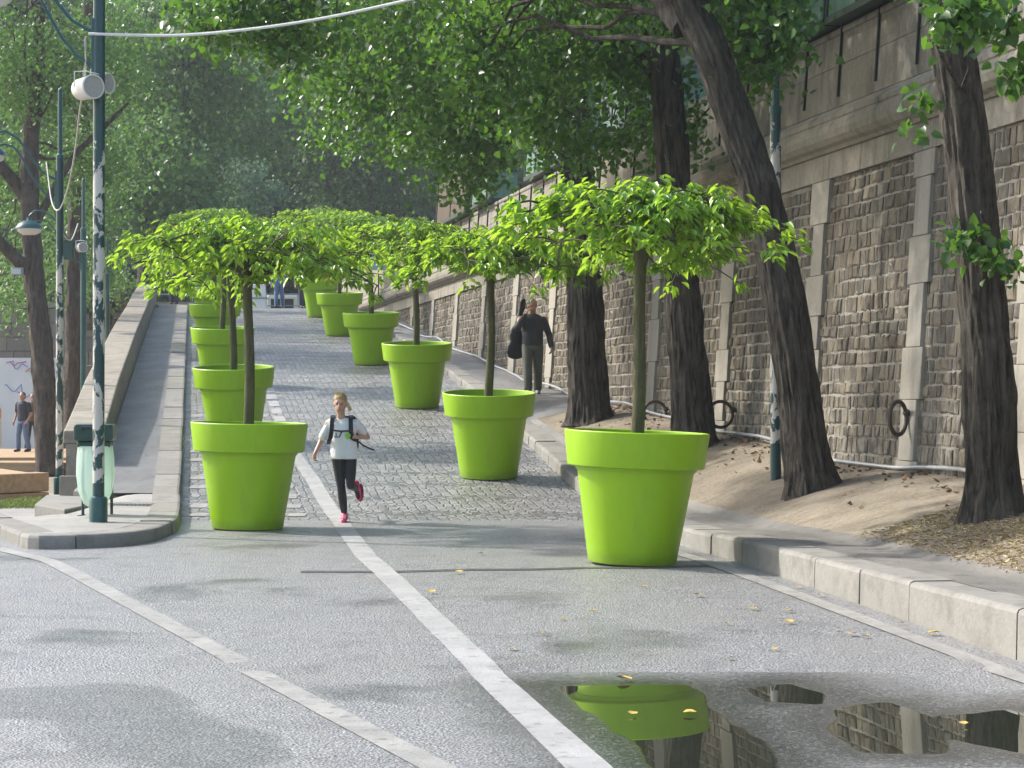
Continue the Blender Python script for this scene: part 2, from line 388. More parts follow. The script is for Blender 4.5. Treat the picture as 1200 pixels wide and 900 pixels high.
# ground, road, ramp
g = MB(); g.add([(-900,-60,-.42),(900,-60,-.42),(900,1500,-.42),(-900,1500,-.42)], [(0,1,2,3)])
struct(g.build('ground', DIRT))
sheet('road', fr(-6,26.2,.4), lambda y: (-30, XK(y)+.05), lambda x, y: zr(y), 40, ASPH)
sheet('cobbled_ramp', fr(26.2,90,.5), lambda y: (XL(y)-.12, max(XK(min(y,66))+.06, XW(y)+.1) if y > 60 else XK(y)+.06), lambda x, y: zr(y), 12, COB)
sheet('street', fr(90,190,5), lambda y: (-70, 60), lambda x, y: 5.148, 6, PAVE)
sheet('upper_street', fr(10,90,5), lambda y: (XW(y)+.75, 60), lambda x, y: 5.2, 4, PAVE)

# puddle: a water film on the asphalt, attribute 'wet' rises to its middle
def px2w(pts): return [((x-600)*(H+.17)/(y-HY), F*(H+.17)/(y-HY)) for x, y in pts]
PUD = [px2w(q) for q in ([(650,804),(805,803),(835,822),(860,850),(895,872),(925,915),(935,960),(780,960),(762,885),(715,852),(680,828)],
       [(868,806),(930,800),(968,812),(960,826),(895,823)], [(975,832),(1040,824),(1108,846),(1105,884),(1010,882),(965,855)],
       [(1095,838),(1180,832),(1290,858),(1270,890),(1180,880),(1110,866)])]
def wetfield(X, Y):
    best = np.full(X.shape, -9.)
    for poly in PUD:
        n = len(poly); ins = np.zeros(X.shape, bool); dist = np.full(X.shape, 99.)
        for i in range(n):
            x1, y1 = poly[i]; x2, y2 = poly[(i+1) % n]
            c = ((y1 > Y) != (y2 > Y)) & (X < (x2-x1)*(Y-y1)/(y2-y1+1e-9)+x1); ins ^= c
            t = np.clip(((X-x1)*(x2-x1)+(Y-y1)*(y2-y1))/((x2-x1)**2+(y2-y1)**2), 0, 1)
            dist = np.minimum(dist, np.hypot(X-x1-t*(x2-x1), (Y-y1-t*(y2-y1))))
        best = np.maximum(best, np.where(ins, dist, -dist))
    return best
def film(name, polys, x0, x1, y0, y1, hi, dz, mg):
    global PUD
    PUD = polys
    gx = np.arange(x0, x1, .04); gy = np.arange(y0, y1, .05); GX, GY = np.meshgrid(gx, gy); wf = wetfield(GX, GY)
    for j in range(len(gy)):
        for i in range(len(gx)): wf[j,i] += .03+.09*noise.noise(Vector((gx[i]*2.2, gy[j]*1.3, 3)))+.025*noise.noise(Vector((gx[i]*7, gy[j]*4, 9)))
    wet = np.where(wf > 0, np.minimum(hi, .55+wf*5), .55*np.clip(1+wf/mg, 0, 1)**1.1); wet = np.clip(wet, 0, hi)
    idx = np.arange(GX.size).reshape(GX.shape)
    keep = (wf[:-1,:-1] > -mg)|(wf[1:,1:] > -mg); keep &= (GX[1:,1:] < np.vectorize(XK)(GY[1:,1:])-.02)
    f4 = np.stack([idx[:-1,:-1][keep], idx[:-1,1:][keep], idx[1:,1:][keep], idx[1:,:-1][keep]], 1)
    V = np.stack([GX.ravel(), GY.ravel(), (-.171+(dz+.001)*np.clip((wf+mg-.02)/.2, 0, 1)).ravel()], 1)
    pu = npmesh(name, V, f4, np.zeros(GX.size), ASPH, None, True)
    pu.data.attributes.new('wet', 'FLOAT', 'POINT').data.foreach_set('value', wet.ravel().astype(np.float32)); struct(pu)
film('puddle', PUD, -1.2, 3.6, 7.0, 14.2, 1, .004, .85)
film('damp_patch', [px2w(q) for q in ([(50,815),(120,812),(135,826),(70,830)], [(150,842),(230,868),(245,888),(175,876)])], -4.0, -.8, 8.6, 13.6, .17, .004, .45)

# painted and stone bands on the road
def band(name, pts, w, mat, dz=.004, step=.4, seg=None):
    mb = MB(); out = []
    for (x1, y1), (x2, y2) in zip(pts[:-1], pts[1:]):
        n = max(1, int(math.hypot(x2-x1, y2-y1)/step))
        for i in range(n): out.append((x1+(x2-x1)*i/n, y1+(y2-y1)*i/n))
    out.append(pts[-1]); vs = []
    for i, (x, y) in enumerate(out):
        a = out[max(i-1,0)]; b = out[min(i+1,len(out)-1)]; dx, dy = b[0]-a[0], b[1]-a[1]; l = math.hypot(dx, dy); nx, ny = dy/l, -dx/l
        ww = w/2*(1+.07*noise.noise(Vector((x*3, y*3, 1))))
        for s in (-1, 1):
            X, Y = x+nx*ww*s, y+ny*ww*s; vs.append((X, Y, zr(Y)+dz))
    fs = []
    for i in range(len(out)-1):
        if seg and (i % seg) == seg-1: continue
        fs.append((2*i, 2*i+1, 2*i+3, 2*i+2))
    mb.add(vs, fs); return struct(mb.build(name, mat))
band('road_marking', [(.62,7.5),(.35,9.85),(-.215,13.6),(-.93,17.9),(-1.42,20.8),(-2.07,25.9),(-2.9,31),(-3.47,34)], .215, PAINT, .006)
band('road_marking', [(-3.55,34.6),(-4.4,40),(-5.2,45.5)], .2, PAINT, .006, .45, 3)
band('road_marking', [(-5.3,21.9),(-4.4,20.3),(-1.66,13.45),(-.35,9.85),(.1,8.2)], .17, PALEST, .006)
band('gutter', [(XK(y)-.30, y) for y in fr(4,26,1)], .16, PALEST, .007)
dark_strip_mat = M('dark_strip_grey', (.035,.036,.036), (.11,.11,.108), 30, .45, .5, .01, 46)
band('dark_road_strip', [(-1.9,19.25),(-1.1,19.22),(-.4,19.42),(.2,19.45),(.7,19.62),(1.2,19.6),(1.9,19.85)], .17, dark_strip_mat, .004)  # dark wavy strip across the asphalt beside the near right pot
mb = MB()
for k in range(13):
    y = 26.9+k*1.06; a, b = XL(y)+.12, -2.25-.152*(y-26)-.2; z = zr(y)+.008
    n = 6
    for i in range(n):
        if random.random() < .06: continue
        x1 = a+(b-a)*i/n+.006; x2 = a+(b-a)*(i+1)/n-.006; h = .19+.05*random.random(); j = random.uniform(-.03,.03)
        mb.add([(x1,y-h+j,zr(y-h+j)+.008),(x2,y-h+j,zr(y-h+j)+.008),(x2,y+h+j,zr(y+h+j)+.008),(x1,y+h+j,zr(y+h+j)+.008)], [(0,1,2,3)])
struct(mb.build('stone_bars', PALEST))

# kerbs as rows of separate stones
def kerb(name, pts, width, side, ztop, zbot, mat, lo=.75, hi=1.35):
    mb = MB(); P2 = [Vector((x, y)) for x, y in pts]; L = [0]
    for a, b in zip(P2[:-1], P2[1:]): L.append(L[-1]+(b-a).length)
    def at(s):
        s = min(max(s, 0), L[-1]-1e-4)
        for i in range(len(P2)-1):
            if s <= L[i+1]: return P2[i].lerp(P2[i+1], (s-L[i])/(L[i+1]-L[i]))
    def nrm(s):
        t = (at(s+.12)-at(s-.12)).normalized(); return Vector((-t.y, t.x))*side
    s = 0
    while s < L[-1]-.05:
        e = min(s+random.uniform(lo, hi), L[-1]); n = 5; rows = []; dz = random.uniform(-.008,.008); dx = random.uniform(-.008,.008); rv = random.random()
        for i in range(n+1):
            q = s+.007+(e-s-.014)*i/n; p = at(q); nn = nrm(q); zt = ztop(p.y, p.x)+dz; zb = zbot(p.y)
            sec = [(dx-.012,zb-.2),(dx,zt-.035),(dx+.012,zt-.01),(dx+.04,zt),(width,zt),(width,zb-.2)]
            rows.append([(p.x+nn.x*o, p.y+nn.y*o, z) for o, z in sec])
        vs = [v for r in rows for v in r]; fs = []; m = 6
        for i in range(n):
            for k in range(m): fs.append((i*m+k, i*m+(k+1)%m, (i+1)*m+(k+1)%m, (i+1)*m+k))
        fs.append(tuple(range(m))); fs.append(tuple(n*m+k for k in range(m-1,-1,-1)))
        mb.add(vs, fs, 0, rv); s = e
    return struct(mb.build(name, mat))
kerb('kerb', [(XK(y), y) for y in fr(3,66,1.5)], .36, -1, lambda y, x: zr(y)+kh(y), zr, KERB)
LK = [(-8,29),(-5.65,23.5),(-5.05,22.0),(-4.9,21.75),(-4.5,21.85),(-4.15,22.1),(-3.93,22.5),(-3.82,23.1),(-3.85,24.5),(-4.07,26.2),(-4.4,28.3)]
LK += [(XL(y), y) for y in fr(30,78,2)]
def zl(y, x=0): return zr(y)+.15+float(np.interp(y, [22,30], [.0,.0]))
kerb('kerb', LK, .36, 1, zl, zr, KERB, .9, 1.5)

# right pavement, dirt strip, walkway by the wall
SB = interp([(0,.9),(16,.95),(21,1.12),(25,1.0),(30,.6),(37,.45)])
def zside(x, y):
    a, b = XK(y)+(SB(y)-.12), XW(y)+.05; t = min(max((x-a)/max(b-a,.1), 0), 1); t = .45*t**.8+.55*math.sin(t*math.pi/2)
    return (zr(y)+kh(y)-.004)*(1-t)+_zw(y)*t+.018*noise.noise(Vector((x*1.7, y*.8, 0)))*min(1, 4*t)
sheet('pavement', fr(3,37.4,.6), lambda y: (XK(y)+.33, XK(y)+SB(y)), lambda x, y: zside(x, y)+.004, 5, PAVE)
sheet('dirt_strip', fr(3,38,.4), lambda y: (XK(y)+SB(y)-.12, XW(y)+.25), zside, 18, DIRT)
sheet('walkway', fr(37.4,68,.6), lambda y: (XK(min(y,66))+.33, max(XW(y)+.25, XK(min(y,66))+.4)), lambda x, y: zside(x, y)+.005, 8, WALKM)
# left footpath and island
sheet('footpath', fr(28.2,80,.6), lambda y: (XL(y)-1.16, XL(y)-.34), lambda x, y: zl(y)-.003, 4, WALKM)
XR = interp([(22.1,-4.6),(22.6,-4.28),(23.2,-4.18),(24.5,-4.21),(26.2,-4.43),(28.3,-4.75)])
XLF = interp([(22.1,-4.85),(23.5,-5.3),(29,-7.65),(40,-12)])
def zisl(x, y):
    t = min(1, max(0, (-4.9-.02*(y-22)-x)/1.0)) if y < 28.2 else 1
    return zl(min(y,29.5))*(1-t)+float(np.interp(y, [21,24,33,40], [.15,.14,-.08,-.2]))*t-.004
sheet('island_pavement', fr(22.1,40,.3), lambda y: (XLF(y), XR(y) if y < 28.2 else (XL(y)-.36 if y < 31.4 else XL(y)-1.7)), zisl, 14, PAVEL)
mb = MB()
for i in range(11): mb.box((-5.02+i*.052, 26.9-.012*i, zl(26.9)+.002), (.028,.5,.012), R(-6))
struct(mb.build('tactile_strip', PAINT))
mb = MB(); mb.hexa([(-6.0,29.2,-.1),(-5.25,28.7,-.1),(-5.35,31.4,-.1),(-6.3,31.4,-.1),(-6.0,29.2,.30),(-5.25,28.7,.24),(-5.35,31.4,.36),(-6.3,31.4,.36)], a=.3)
mb.hexa([(-5.95,26.6,-.1),(-5.45,26.0,-.1),(-5.25,28.6,-.1),(-6.35,29.1,-.1),(-5.95,26.6,.235),(-5.45,26.0,.20),(-5.25,28.6,.22),(-6.35,29.1,.24)], a=.8)
struct(mb.build('stone_steps', KERB, bevel=.015))
p = np.stack([rng.uniform(-8.1,-6.75,3000), rng.uniform(30.5,35.5,3000), np.zeros(3000)], 1)
p[:,2] = [zisl(a, b) for a, b in p[:,:2]]
tag(leaves('grass', p, np.stack([rng.normal(0,.5,3000), rng.normal(0,.5,3000), np.ones(3000)], 1), rng.uniform(.04,.09,3000), SLIM*np.array([.35,1,1]), GRASS, None), 'short pale grass beside the stone pier', 'grass', None, 'stuff')

# ---------------------------------------------------------------- great quay wall on the right
wall = thing('quay_wall', 'long rough stone retaining wall with pale pilasters and a cornice beside the ramp', 'stone wall', W(14,.4))
wloc = Vector(wall.location)
def wpart(mb, name, mat, **k): 
    mb.v = [tuple(Vector(v)-wloc) for v in mb.v]; return mb.build(name, mat, wall, **k)
def wbox(mb, d0, d1, z0, z1, o0, o1, mi=0, a=0.0, jit=0):
    j = lambda: random.uniform(-jit, jit)
    mb.hexa([W(d0,z0,o1), W(d1,z0,o1), W(d1,z0,o0), W(d0,z0,o0), W(d0,z1,o1), W(d1,z1,o1), W(d1,z1,o0), W(d0,z1,o0)], mi, a)
mb = MB(); wbox(mb, 12, 92, -.4, 4.45, -.6, 0.0); wpart(mb, 'wall_core', MORT)
mb = MB(); PILD = [11.6,14.8,17.9,20.9,23.85,27.3,31.2,35.2,39.4,43.4,47.4,51.4,55.4,59.4,63.4,67.4]
for a, b in zip(PILD[:-1], PILD[1:]):
    z = max(_zw(a)-.45, -.2); ci = 0
    while z < 4.30:
        h = min(random.choice((.15,.165,.18,.20)), 4.33-z)
        if h < .06: break
        d = a-random.uniform(0,.15); dd0 = a-.1; 
        while d < b+.05:
            w = random.uniform(.10,.26); d1 = d+w; g_ = random.uniform(.011,.02)
            if d > a-.2:
                rr = random.random(); zz = z+.012*noise.noise(Vector((d*.9, z*3, 0)))+.02*noise.noise(Vector((d*.35, z, 4)))
                pr = random.uniform(.006,.030); q = lambda: random.uniform(-.012,.012)
                z0, z1 = zz+g_, zz+h-g_*.7; a0, a1 = d+g_, d1-g_; i_ = .022
                back = [W(a0,z0,-.02), W(a1,z0,-.02), W(a1,z1,-.02), W(a0,z1,-.02)]
                fm = [W(a0+q(),z0+q(),pr*.55), W(a1+q(),z0+q(),pr*.55), W(a1+q(),z1+q(),pr*.55), W(a0+q(),z1+q(),pr*.55)]
                ft = [W(a0+i_,z0+i_,pr+q()*.8), W(a1-i_,z0+i_,pr+q()*.8), W(a1-i_,z1-i_,pr+q()*.8), W(a0+i_,z1-i_,pr+q()*.8)]
                fs = [(8,9,10,11)]
                for k in range(4):
                    k2 = (k+1) % 4; fs += [(k,k2,4+k2,4+k), (4+k,4+k2,8+k2,8+k)]
                mb.add(back+fm+ft, fs, 0, rr)
            d = d1
        z += h
wpart(mb, 'rubble_facing', MILL)
for d in PILD[1:]:
    mb = MB(); z = max(_zw(d)-.4, -.2); k = random.randint(0,1)
    while z < 4.33:
        h = min(random.uniform(.42,.72), 4.33-z); w = (.42,.62)[k % 2]+random.uniform(-.03,.03)
        if z+h > 4.15: h = 4.33-z
        wbox(mb, d-w/2, d+w/2, z+.003, z+h-.003, -.05, .052+random.uniform(0,.012), 0, random.random()); z += h; k += 1
    wpart(mb, 'pilaster', PIL, bevel=.006)
mb = MB(); d = 12.0
while d < 90:
    w = random.uniform(.9,1.5); wbox(mb, d+.004, min(d+w,90)-.004, 4.333, 4.66, -.3, .06, 0, random.random()); d += w
wpart(mb, 'stone_band', ASH, bevel=.005)
# cornice: swelling profile swept along the wall
prof = [(-.3,4.662),(.10,4.662),(.13,4.70),(.20,4.73),(.255,4.79),(.27,4.87),(.255,4.95),(.22,5.01),(.235,5.03),(.235,5.08),(.12,5.19),(.02,5.235),(-.3,5.235)]
mb = MB(); d = 12.0
while d < 90:
    w = random.uniform(1.1,1.7); rv = random.random(); e = min(d+w, 90); vs = []; n = 2
    for i in range(n+1):
        q = d+.004+(e-d-.008)*i/n
        for o, z in prof: vs.append(W(q, z, o))
    m = len(prof); fs = [tuple(range(m)), tuple(n*m+k for k in range(m-1,-1,-1))]
    for i in range(n):
        for k in range(m): fs.append((i*m+k, i*m+(k+1)%m, (i+1)*m+(k+1)%m, (i+1)*m+k))
    mb.add(vs, fs, 0, rv); d += w
wpart(mb, 'cornice', CORN)
for (z0, z1) in ((5.237,5.765),(5.77,6.16)):
    mb = MB(); d = 12.0+random.random()
    while d < 88:
        w = random.uniform(1.2,1.9); wbox(mb, d+.003, d+w-.003, z0, z1, -.38, .03, 0, random.random()); d += w
    wpart(mb, 'parapet_course', ASH, bevel=.004)
mb = MB(); wbox(mb, 12, 90, 6.163, 6.26, -.45, .05, 0, .3); wpart(mb, 'coping', CORN, bevel=.03)
for k in range(34):
    d = 24.3+1.3*k-2.6
    mb = MB(); q = W(d, 5.8, .075); mb.hexa([W(d-.014,5.36,.062), W(d+.014,5.36,.062), W(d+.014,5.36,.034), W(d-.014,5.36,.034), W(d-.014,6.27,.062), W(d+.014,6.27,.062), W(d+.014,6.27,.034), W(d-.014,6.27,.034)])
    wpart(mb, 'iron_bracket', BLACK)
# bookstall boxes standing on the parapet
def stall(d0, d1, z0, z1, mat, name, label, cat, grp, planks=0):
    t = thing(name, label, cat, W(d0, 6.27, 0), 0, grp); o = Vector(t.location)
    def bb(nm, parts, mt, bev=0):
        mb = MB()
        for (a, b, za, zb, oa, ob) in parts: mb.hexa([W(a,za,ob)-o, W(b,za,ob)-o, W(b,za,oa)-o, W(a,za,oa)-o, W(a,zb,ob)-o, W(b,zb,ob)-o, W(b,zb,oa)-o, W(a,zb,oa)-o])
        return mb.build(nm, mt, t, bevel=bev)
    n = planks or 7; st = (d1-d0)/n
    bb('case', [(d0+i*st+.004, d0+(i+1)*st-.004, z0+.06, z1, -.5, .22) for i in range(n)], mat)
    bb('bottom_rail', [(d0-.02, d1+.02, z0-.02, z0+.07, -.5, .25)], GREEND)
    bb('lid', [(d0-.03, d1+.03, z1+.002, z1+.05, -.55, .29)], GREEND if mat is GREENB else mat)
    bb('corner_post', [(d0-.025, d0+.03, z0+.07, z1, .20, .245)], GREEND)
    bb('corner_post', [(d1-.03, d1+.025, z0+.07, z1, .20, .245)], GREEND)
    bb('corner_post', [((d0+d1)/2-.02, (d0+d1)/2+.02, z0+.07, z1, .222, .24)], GREEND)
    return t
SB_ = [(24.9,'large green stall box high up between the leaning trunk and the nearest trunk'),(27.1,'green stall box just left of the one above the leaning trunk'),
       (29.3,'green stall box on the parapet hidden behind leaves of the leaning tree'),(35.0,'green stall box on the parapet glimpsed between the second and leaning trunks'),
       (37.4,'blue-green stall box on the parapet right of the farthest roadside trunk'),(44.2,'pale green closed stall box on the parapet left of the farthest roadside trunk'),
       (50.9,'small dark green stall box on the parapet beside the brown plank kiosk')]
for i, (d, lb) in enumerate(SB_):
    stall(d, d+2.1, 6.30, 7.0, BLUEG if i == 4 else GREENB, 'stall_box', lb, 'stall box', 'green bookseller boxes on the parapet')
stall(41.9, 43.6, 6.30, 7.2, BLUEG, 'stall_box', 'grey stall box with a pale end next to the farthest roadside trunk', 'stall box', 'green bookseller boxes on the parapet')
stall(54.0, 58.6, 6.30, 7.55, BROWNW, 'plank_kiosk', 'brown kiosk of weathered upright planks at the far end of the parapet', 'kiosk', None, 9)

# mooring rings
for i, (d, z, rot, lb) in enumerate([(23.7,1.33,50,'iron mooring ring hanging on the wall between the leaning and nearest trunks'),(30.5,1.33,12,'iron mooring ring on the wall just left of the leaning trunk'),(34.1,1.33,15,'iron mooring ring half hidden behind the second trunk')]):
    q = W(d, z, .235); t = thing('mooring_ring', lb, 'mooring ring', q, R(rot), 'iron rings along the quay wall')
    mb = MB(); r = .185; mb.tube([(r*math.cos(a), 0, r*math.sin(a)) for a in np.linspace(0, 2*math.pi*.999, 40)], .024, 10); mb.build('ring', IRON, t, True)
    mb = MB(); mb.tube([(.30,.0,.07),(.22,.0,.07),(.17,0,.06)], .028, 10); mb.ell((.185,0,.06),(.042,.045,.042)); mb.build('bracket', IRON, t, True)
# hose on the ground along the wall foot
pts = []
for d in fr(21.6,66,.35):
    x, y = XW(d)-.13-.05*math.sin(d*1.3), d; pts.append((x, y, zside(x, y)+.035+max(0,.07*math.sin(d*.9+.5))))
tag(MB().tube(pts, .022, 8).build('metal_hose', METALH, None, True), 'silver hose lying along the foot of the quay wall', 'hose')
t = thing('water_valve', 'small silver tap with a yellow handle at the hose end by the nearest trunk', 'tap', W(21.5,.78,.06))
MB().tube([(0,0,-.05),(0,0,.1)], .03, 10).ell((-.02,0,.02),(.05,.05,.05)).build('body', METALH, t, True)
MB().box((0,0,.19),(.12,.03,.025)).tube([(0,0,.1),(0,0,.18)],.01).build('handle', M('yellow_paint',(.6,.45,.02)), t)

# ---------------------------------------------------------------- left parapet
XP = lambda y: -1.3-.15*y
t = thing('parapet_wall', 'low stone parapet with a flat top climbing beside the left footpath', 'parapet', (XP(31.5)-.3,31.5,.1)); o = Vector(t.location)
def ztp(y): return zl(y)+float(np.interp(y, [31.5,34,38,50], [.50,.56,.68,.74]))
mb = MB(); mt = MB(); y = 31.5
while y < 79:
    L_ = random.uniform(1.1,1.7); e = min(y+L_, 79.5); rv = random.random(); ga = .005
    def pp(x, yy, z): return Vector((x, yy, z))-o
    a, b = y+ga, e-ga
    mb.hexa([pp(XP(a)-.56,a,-.45), pp(XP(a)-.03,a,-.45), pp(XP(b)-.03,b,-.45), pp(XP(b)-.56,b,-.45), pp(XP(a)-.56,a,ztp(a)-.20), pp(XP(a)-.03,a,ztp(a)-.20), pp(XP(b)-.03,b,ztp(b)-.20), pp(XP(b)-.56,b,ztp(b)-.20)], 0, rv)
    mt.hexa([pp(XP(a)-.6,a,ztp(a)-.197), pp(XP(a),a,ztp(a)-.197), pp(XP(b),b,ztp(b)-.197), pp(XP(b)-.6,b,ztp(b)-.197), pp(XP(a)-.6,a,ztp(a)), pp(XP(a),a,ztp(a)), pp(XP(b),b,ztp(b)), pp(XP(b)-.6,b,ztp(b))], 0, rv)
    y = e
mb.build('wall', PARA, t); mt.build('coping', PARA, t, bevel=.025)
mb = MB(); mb.box((XP(31.5)-.3-o.x, -.06, .17), (.66,.16,.30), R(8.5), 0, .5); mb.build('plinth', PARA, t, bevel=.01)

# embankment wall behind the lower quay
t = thing('embankment_wall', 'large block masonry wall at the back of the lower quay behind white boards', 'stone wall', (-40,84,-.4))
mb = MB(); z = 0
while z < 5.5:
    x = -28+random.uniform(0,.8); 
    while x < 27.5:
        w = random.uniform(.9,1.7); mb.box((x+w/2, 0, z+.27), (w-.02,.5,.535), 0, 0, random.random()); x += w
    z += .555
mb.build('masonry', ashlar('embankment_stone', (.15,.13,.11), (.25,.215,.175)), t, bevel=.01)
MB().box((0,.1,5.7),(56,.7,.22)).build('coping', CORN, t)
mb = MB(); mb.add([(-70,84.4,5.14),(XL(84)-.1,84.4,5.14),(XL(90)-.1,90,5.14),(-70,90,5.14)], [(0,1,2,3)]); struct(mb.build('street', PAVE))
# stones and steps at the head of the ramp, left
t = thing('rubble_pier', 'stack of rough stone blocks at the head of the left footpath', 'stone pier', (-14.4,76,4.2))
mb = MB()
for k in range(46): mb.box((random.uniform(-1.3,.9), random.uniform(-.3,.4), random.uniform(.1,1.35)), (random.uniform(.25,.5),.3,random.uniform(.15,.28)), random.uniform(-.1,.1), 0, random.random())
mb.box((-.2,.3,.5),(2.3,.4,1.3)); mb.build('masonry', MILL, t)

# ---------------------------------------------------------------- potted trees
def pot_root(label):
    t = thing('potted_tree', label, 'potted tree', (0,0,0), 0, 'trees in giant lime green flowerpots lining the ramp')
    k = 1.37/1.37
    prof = [(.0,.002),(.395,.002),(.412,.012),(.418,.03),(.553,.925),(.556,.935),(.628,.938),(.642,.948),(.647,.965),(.683,1.262),(.684,1.277),(.676,1.286),(.655,1.287),(.645,1.278),(.60,.98),(.56,.9),(0,.9)]
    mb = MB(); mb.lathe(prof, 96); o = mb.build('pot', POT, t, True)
    mb = MB(); mb.lathe([(.01,1.14),(.2,1.15),(.45,1.135),(.632,1.12),(.62,1.05),(.01,1.05)], 40, fn=lambda r, z, a: r); mb.build('soil', SOIL, t, True)
    return t
TRV = []
def tree_variant(seed, lean, RS=1.0):
    random.seed(seed); r_ = np.random.default_rng(seed); t = None
    tr = MB(); zs = np.linspace(1.08, 3.08, 22)
    ptsT = [(lean*(z-1.1)*.5+.012*math.sin(z*3+seed), .01*math.cos(z*2.3), z) for z in zs]
    tr.tube(ptsT, [.064-.012*i/21+(.018 if i == 0 else 0)+(.02 if i > 19 else 0) for i in range(22)], 14)
    top = Vector(ptsT[-1]); li = MB(); tw = []; P_, D_, S_, U_ = [], [], [], []
    nl = 14
    for i in range(nl):
        an = 2*math.pi*(i+r_.uniform(-.3,.3))/nl; Rr = r_.uniform(1.15,1.6)*RS; rise = r_.uniform(.18,.46)
        pts = []
        for s in np.linspace(0,1,9):
            rad = Rr*s; z = top.z-.02+rise*math.sin(min(s*1.35,1)*math.pi*.5)*1.4-.36*s**3+.02*math.sin(9*s+i)
            a2 = an+.25*math.sin(s*3+i); pts.append(Vector((top.x+rad*math.cos(a2), top.y+rad*math.sin(a2), z)))
        li.tube(pts, [.030*(1-s*.78) for s in np.linspace(0,1,9)], 7)
        for j in range(20):
            s = r_.uniform(.06,1.0)**.8; k = s*8; k0 = min(int(k),7); p = pts[k0].lerp(pts[k0+1], k-k0)
            off = Vector((r_.normal(0,.24), r_.normal(0,.24), r_.uniform(.0,.24)*(1.3-s)-.16*s*r_.random()))
            if r_.random() < .16: off.z -= .28*r_.random()
            q = p+off; li.tube([p, p.lerp(q,.5)+Vector((0,0,.03)), q], [.010,.008,.005], 5, cap=False); tw.append((q, s))
    for j in range(48):
        a = r_.uniform(0,6.28); rr = r_.uniform(0,.95); q = Vector((top.x+rr*math.cos(a), top.y+rr*math.sin(a), top.z+.36+.18*(1-rr)+r_.uniform(-.17,.12)))
        li.tube([top+Vector((0,0,.02)), top.lerp(q,.55)+Vector((0,0,.06)), q], [.014,.01,.006], 5, cap=False); tw.append((q, rr/1.4))
    for q, s in tw:
        n = int(r_.integers(12,19)); out = Vector((q.x-top.x, q.y-top.y, 0)); out = out.normalized() if out.length > .01 else Vector((1,0,0))
        for k in range(n):
            a = r_.uniform(0,6.28); e = r_.uniform(.15,1)
            dr = Vector((math.cos(a)+out.x*.8, math.sin(a)+out.y*.8, -.22-.45*e*s-.3*r_.random()+.3*(1-e)))
            P_.append(q+Vector((math.cos(a)*.05*e+r_.normal(0,.035), math.sin(a)*.05*e+r_.normal(0,.035), r_.normal(0,.045)))); D_.append(dr)
            S_.append(r_.uniform(.07,.13))
    return tr, li, np.array([tuple(v) for v in P_]), np.array([tuple(v) for v in D_]), np.array(S_)
def add_tree(t, v):
    tr, li, p, d, s = v
    tk = tr.build('trunk', BARKP, t, True); li.build('branches', BARKP, t, True)
    V_, f, r = leaf_arrays(p, d, s, SLIM, .28)
    npmesh('crown', V_, f, r, L_POT, t)
VAR = [tree_variant(s, l, k) for s, l, k in ((3,-.02,.83),(8,.03,1.0),(21,-.05,1.05))]
protos = []
POTS = [ (1.13,20.1,.0,0,-2.2,'nearest potted tree standing alone at the right kerb with its whole pot in view'),
 (-.34,31.2,.39,1,-.3,'second potted tree of the right row between the jogger and the trunks'),
 (-1.83,41.2,1.39,2,0,'third potted tree of the right row left of the man with the guitar bag'),
 (-3.36,51.1,2.4,0,.4,'fourth potted tree of the right row halfway up the cobbled ramp'),
 (-5.0,62,3.42,1,.2,'fifth potted tree of the right row near the top of the ramp'),
 (-6.35,70.6,4.27,2,0,'last potted tree of the right row in front of the red jacket'),
 (-3.1,25.0,.02,2,-1.2,'nearest potted tree of the left row beside the jogger'),
 (-4.64,35.7,.83,0,.3,'second potted tree of the left row behind the nearest one'),
 (-6.2,45.7,1.86,1,-.6,'third potted tree of the left row along the footpath kerb'),
 (-7.72,55.6,2.83,2,.3,'fourth potted tree of the left row along the footpath kerb'),
 (-9.2,65.5,3.8,0,0,'fifth potted tree of the left row close to the ramp head'),
 (-10.6,75,4.68,1,0,'last potted tree of the left row at the top of the ramp')]
pv = {}
for (x, y, z, v, tilt, lb) in POTS:
    if v not in pv: t = pot_root(lb); add_tree(t, VAR[v]); pv[v] = t
    else: t = copy_tree(pv[v]); t['label'] = lb
    s_ = math.atan((zr(y+.5)-zr(y-.5))); 
    t.location = (x, y, zr(y)+.002); 
    # tilt with the slope: rim leans back towards the camera
    t.rotation_euler = (s_*.9, R(tilt*-1), 0); t.scale = (1,1,.965)
    rz = {0:4.5,1:1.9,2:4.0}[v]+(x-1.13)*1.3
    for ch in t.children:
        if ch.name.split('.')[0] in ('crown','branches','soil'): ch.rotation_euler = (0,0,rz)

